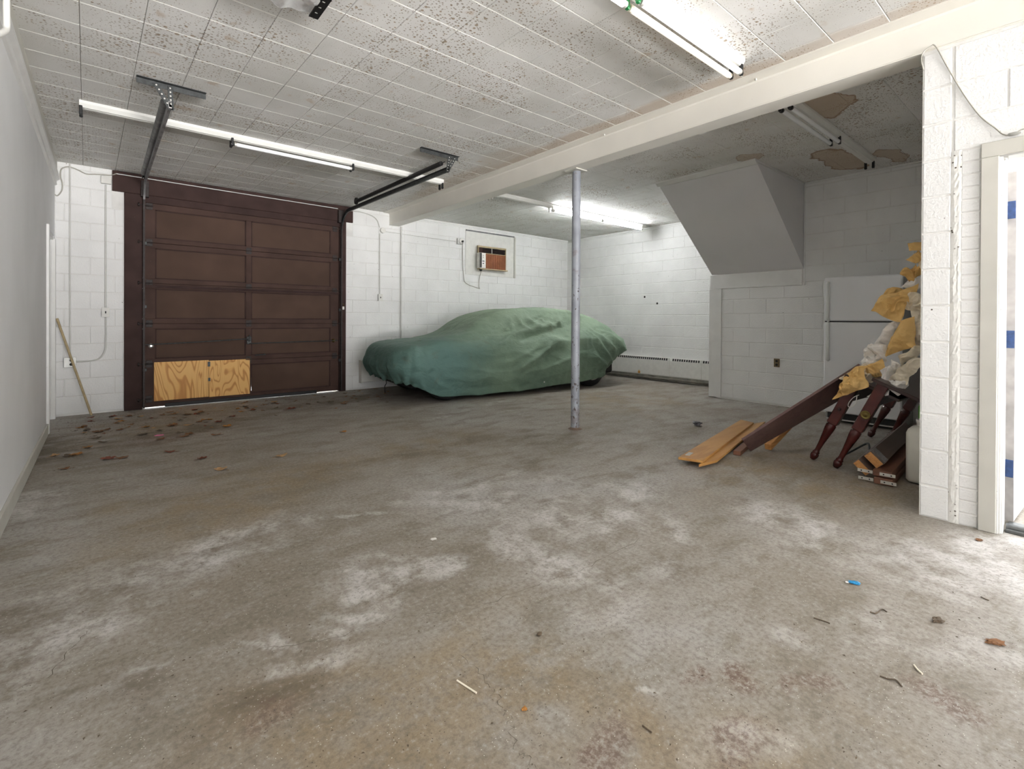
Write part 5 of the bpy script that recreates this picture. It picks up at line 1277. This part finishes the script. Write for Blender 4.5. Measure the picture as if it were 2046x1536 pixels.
def leaf(x, y, size, kind, i, col, label, group=None, rot=None, tilt=0.0):
    q = FL(x, y); o = bpy.data.objects.new('dry_leaf', _lm[(kind, i, col)]); COL.objects.link(o)
    o.location = (q.x, q.y, .001); o.scale = (size, size, size*.55); o.rotation_euler = (tilt, 0, rot if rot is not None else rnd.uniform(0, 6.28))
    return tag(o, label, 'leaf', group)
leaf(562, 911, .055, 'oval', 0, 2, 'single pale oval leaf lying alone on the open floor', rot=.4)
leaf(153, 908, .055, 'lobed', 1, 4, 'curled ochre leaf nearest the left wall', rot=1.0)
leaf(138, 911, .05, 'ragged', 0, 3, 'flat brown leaf touching the curled ochre leaf')
leaf(107, 911, .045, 'ragged', 1, 2, 'shredded pale leaf close to the left baseboard')
leaf(216, 917, .055, 'lobed', 0, 1, 'dark russet leaf in the left foreground of the litter')
leaf(244, 915, .05, 'lobed', 1, 0, 'brown lobed leaf right of the dark russet leaf')
leaf(128, 937, .04, 'ragged', 0, 0, 'small brown leaf nearest the camera by the left wall')
leaf(441, 938, .05, 'ragged', 1, 2, 'small tan leaf right of the russet leaves')
leaf(404, 916, .04, 'lobed', 0, 1, 'small russet leaf in the middle of the floor')
leaf(685, 863, .045, 'ragged', 0, 4, 'lone ochre leaf far to the right of the litter')
leaf(175, 894, .04, 'lobed', 0, 4, 'small ochre leaf behind the curled leaf by the left wall')
leaf(340, 903, .045, 'ragged', 0, 1, 'thin russet leaf scrap left of the pale oval leaf')
leaf(345, 850, .06, 'lobed', 1, 0, 'larger brown leaf among the litter before the plywood patch', rot=2)
leaf(455, 852, .06, 'lobed', 0, 4, 'ochre lobed leaf among the litter right of the plywood patch', rot=1)
leaf(581, 817, .07, 'lobed', 0, 1, 'large russet leaf near the right half of the garage door')
leaf(285, 868, .05, 'lobed', 1, 3, 'grey brown leaf at the left of the litter band')
rl = random.Random(21)
for k in range(95):
    t = rl.random(); x = 150 + 560*t; base = 838 - 62*(x-112)/577*.95
    y = base + abs(rl.gauss(0, 1))*(26 if x < 480 else 16) + 3
    leaf(x, y, rl.uniform(.018, .055), rl.choice(('lobed', 'ragged', 'oval')), rl.randrange(2), rl.choice((0, 0, 1, 2, 3, 3, 4)), 'small dry leaf in the litter band swept in front of the garage door', 'small dry leaves before the garage door')
for k in range(22):
    x = rl.uniform(690, 780); y = 778 + abs(rl.gauss(0, 12)) + (x-690)*-.02
    leaf(x, y, rl.uniform(.012, .03), rl.choice(('lobed', 'ragged')), rl.randrange(2), rl.choice((0, 3, 4)), 'small dry leaf scrap on the floor in front of the car nose', 'leaf scraps before the car nose')
# grit that nobody could count
m = MB(); rg = random.Random(5)
for k in range(1500):
    x = rg.uniform(110, 780); base = 838 - 62*(x-112)/577*.95; y = base + abs(rg.gauss(0, 1))*28 + 1
    q = FL(x, y)
    if q.y > YB-.05: continue
    s_ = rg.uniform(.003, .011); a = rg.uniform(0, 3.14); d = Vector((math.cos(a), math.sin(a), 0)); e = Vector((-d.y, d.x, 0))
    m.add([q - d*s_, q + e*s_*.4 + uz*.002, q + d*s_ + uz*rg.uniform(.001, .005), q - e*s_*.4 + uz*.002], [(0, 1, 2, 3)])
tag(m.build('leaf_litter', M_LEAF[3]), 'fine crumbled leaf litter in front of the garage door', 'litter', kind='stuff')
m = MB()
for k in range(420):
    x = rg.uniform(0, 2046); y = 900 + 630*rg.random()**1.3
    q = FL(x, y)
    if q.x < XL+.03 or (q.x > XP-.05 and q.y < .75) or q.x > 6.3: continue
    s_ = rg.uniform(.002, .006); a = rg.uniform(0, 3.14); d = Vector((math.cos(a), math.sin(a), 0)); e = Vector((-d.y, d.x, 0))
    m.add([q - d*s_, q + e*s_*.5 + uz*.002, q + d*s_, q - e*s_*.5 + uz*.002], [(0, 1, 2, 3)])
tag(m.build('floor_grit', M_LEAF[3]), 'tiny dark grit scattered over the concrete floor', 'grit', kind='stuff')

def clump(name, x, y, size, mat, label, cat, seed, flat=.5, n=9, stretch=1.0, rot=0.0):
    """crumpled lump: wrapped foil, dried leaf clump"""
    q = FL(x, y); r = random.Random(seed); m = MB(); N1, N2 = 16, 9; v = []; off = Vector((seed*3.1, seed*1.7, 2))
    for j in range(N2):
        th = math.pi*j/(N2-1)
        for i in range(N1):
            ph = 2*math.pi*i/N1; d = Vector((math.sin(th)*math.cos(ph), math.sin(th)*math.sin(ph), math.cos(th)))
            rr = 1 + .75*mnoise.noise(d*1.7 + off) + .35*mnoise.noise(d*4 + off)
            p = Vector((d.x*stretch, d.y, d.z*flat)) * (size*rr); v.append((p.x*math.cos(rot)-p.y*math.sin(rot), p.x*math.sin(rot)+p.y*math.cos(rot), p.z))
    lo = min(p[2] for p in v); v = [(a+q.x, b+q.y, c-lo) for a, b, c in v]
    m.add(v, [(j*N1+i, (j+1)*N1+i, (j+1)*N1+(i+1) % N1, j*N1+(i+1) % N1) for j in range(N2-1) for i in range(N1)])
    return tag(m.build(name, mat, at=(q.x, q.y, 0)), label, cat)
M_FOIL = simple('dark_foil_wrapper', L_(96, 94, 98), .3, .5, var=.6, scale=60)
M_BLUEWRAP = simple('blue_wrapper', L_(46, 142, 196), .35, var=.25, scale=90)
clump('foil_wrapper', 1393, 850, .04, M_FOIL, 'crumpled dark foil wrapper on the floor left of the planks', 'wrapper', 4, .45, stretch=1.5, rot=.7)
clump('candy_wrapper', 1708, 1166, .013, M_BLUEWRAP, 'bright blue candy wrapper on the floor before the pier', 'wrapper', 9, .35, stretch=1.8, rot=-.9)
clump('paper_scrap', 1692, 1164, .006, M_WHITEPAPER, 'tiny white scrap touching the blue candy wrapper', 'scrap', 12, .4)
clump('leaf_clump', 1873, 1241, .014, M_LEAF[3], 'grey dried leaf clump on the right foreground floor', 'leaf', 14, .4, stretch=1.6, rot=-.5)
clump('leaf_clump', 1988, 1286, .014, M_LEAF[0], 'brown curled leaf clump nearest the bottom right corner', 'leaf', 15, .45, stretch=2.2, rot=-.9)
clump('leaf_clump', 1956, 1080, .012, M_LEAF[0], 'small brown leaf on the floor below the side door casing', 'leaf', 17, .4, stretch=1.5, rot=-.6)
clump('leaf_clump', 1078, 1269, .008, M_LEAF[3], 'tiny dark leaf clump in the middle foreground', 'leaf', 18, .5, stretch=1.4)
clump('leaf_clump', 1048, 1418, .007, M_LEAF[4], 'tiny ochre scrap beside the long floor crack', 'leaf', 19, .4, stretch=1.3)
clump('paper_scrap', 866, 1077, .011, M_WHITEPAPER, 'small white paint chip on the bare middle floor', 'scrap', 20, .15, stretch=1.5, rot=-.3)
clump('pink_scrap', 318, 870, .02, simple('pink_ribbon', L_(214, 120, 160), .5), 'small pink scrap among the litter', 'scrap', 22, .2, stretch=2.0)
for i, (pts, lab) in enumerate((([(1738, 1222), (1750, 1225), (1762, 1217), (1772, 1222)], 'short forked twig on the floor below the blue wrapper'), ([(1626, 1234), (1645, 1240), (1658, 1245)], 'short dark twig left of the forked twig'),
        ([(1758, 1350), (1775, 1356), (1790, 1358), (1802, 1371)], 'longest dark twig on the right foreground floor'), ([(1826, 1328), (1834, 1338), (1843, 1346)], 'pale thin wood sliver on the right foreground floor'),
        ([(913, 1359), (930, 1370), (952, 1384)], 'straight pale sliver beside the long floor crack'), ([(1284, 1449), (1302, 1463)], 'short straight dark sliver in the bottom foreground'),
        ([(1960, 1192), (1968, 1196), (1976, 1199)], 'tiny dark twig nearest the right picture edge'))):
    P = bezier([FL(*p, .003) for p in pts], 4); m = MB(); m.tube(P, .0022 if i not in (3, 4) else .003, 6)
    tag(m.build('twig', M_TUBEWARM if i in (3, 4) else M_LEAF[3], at=P[0]), lab, 'twig')
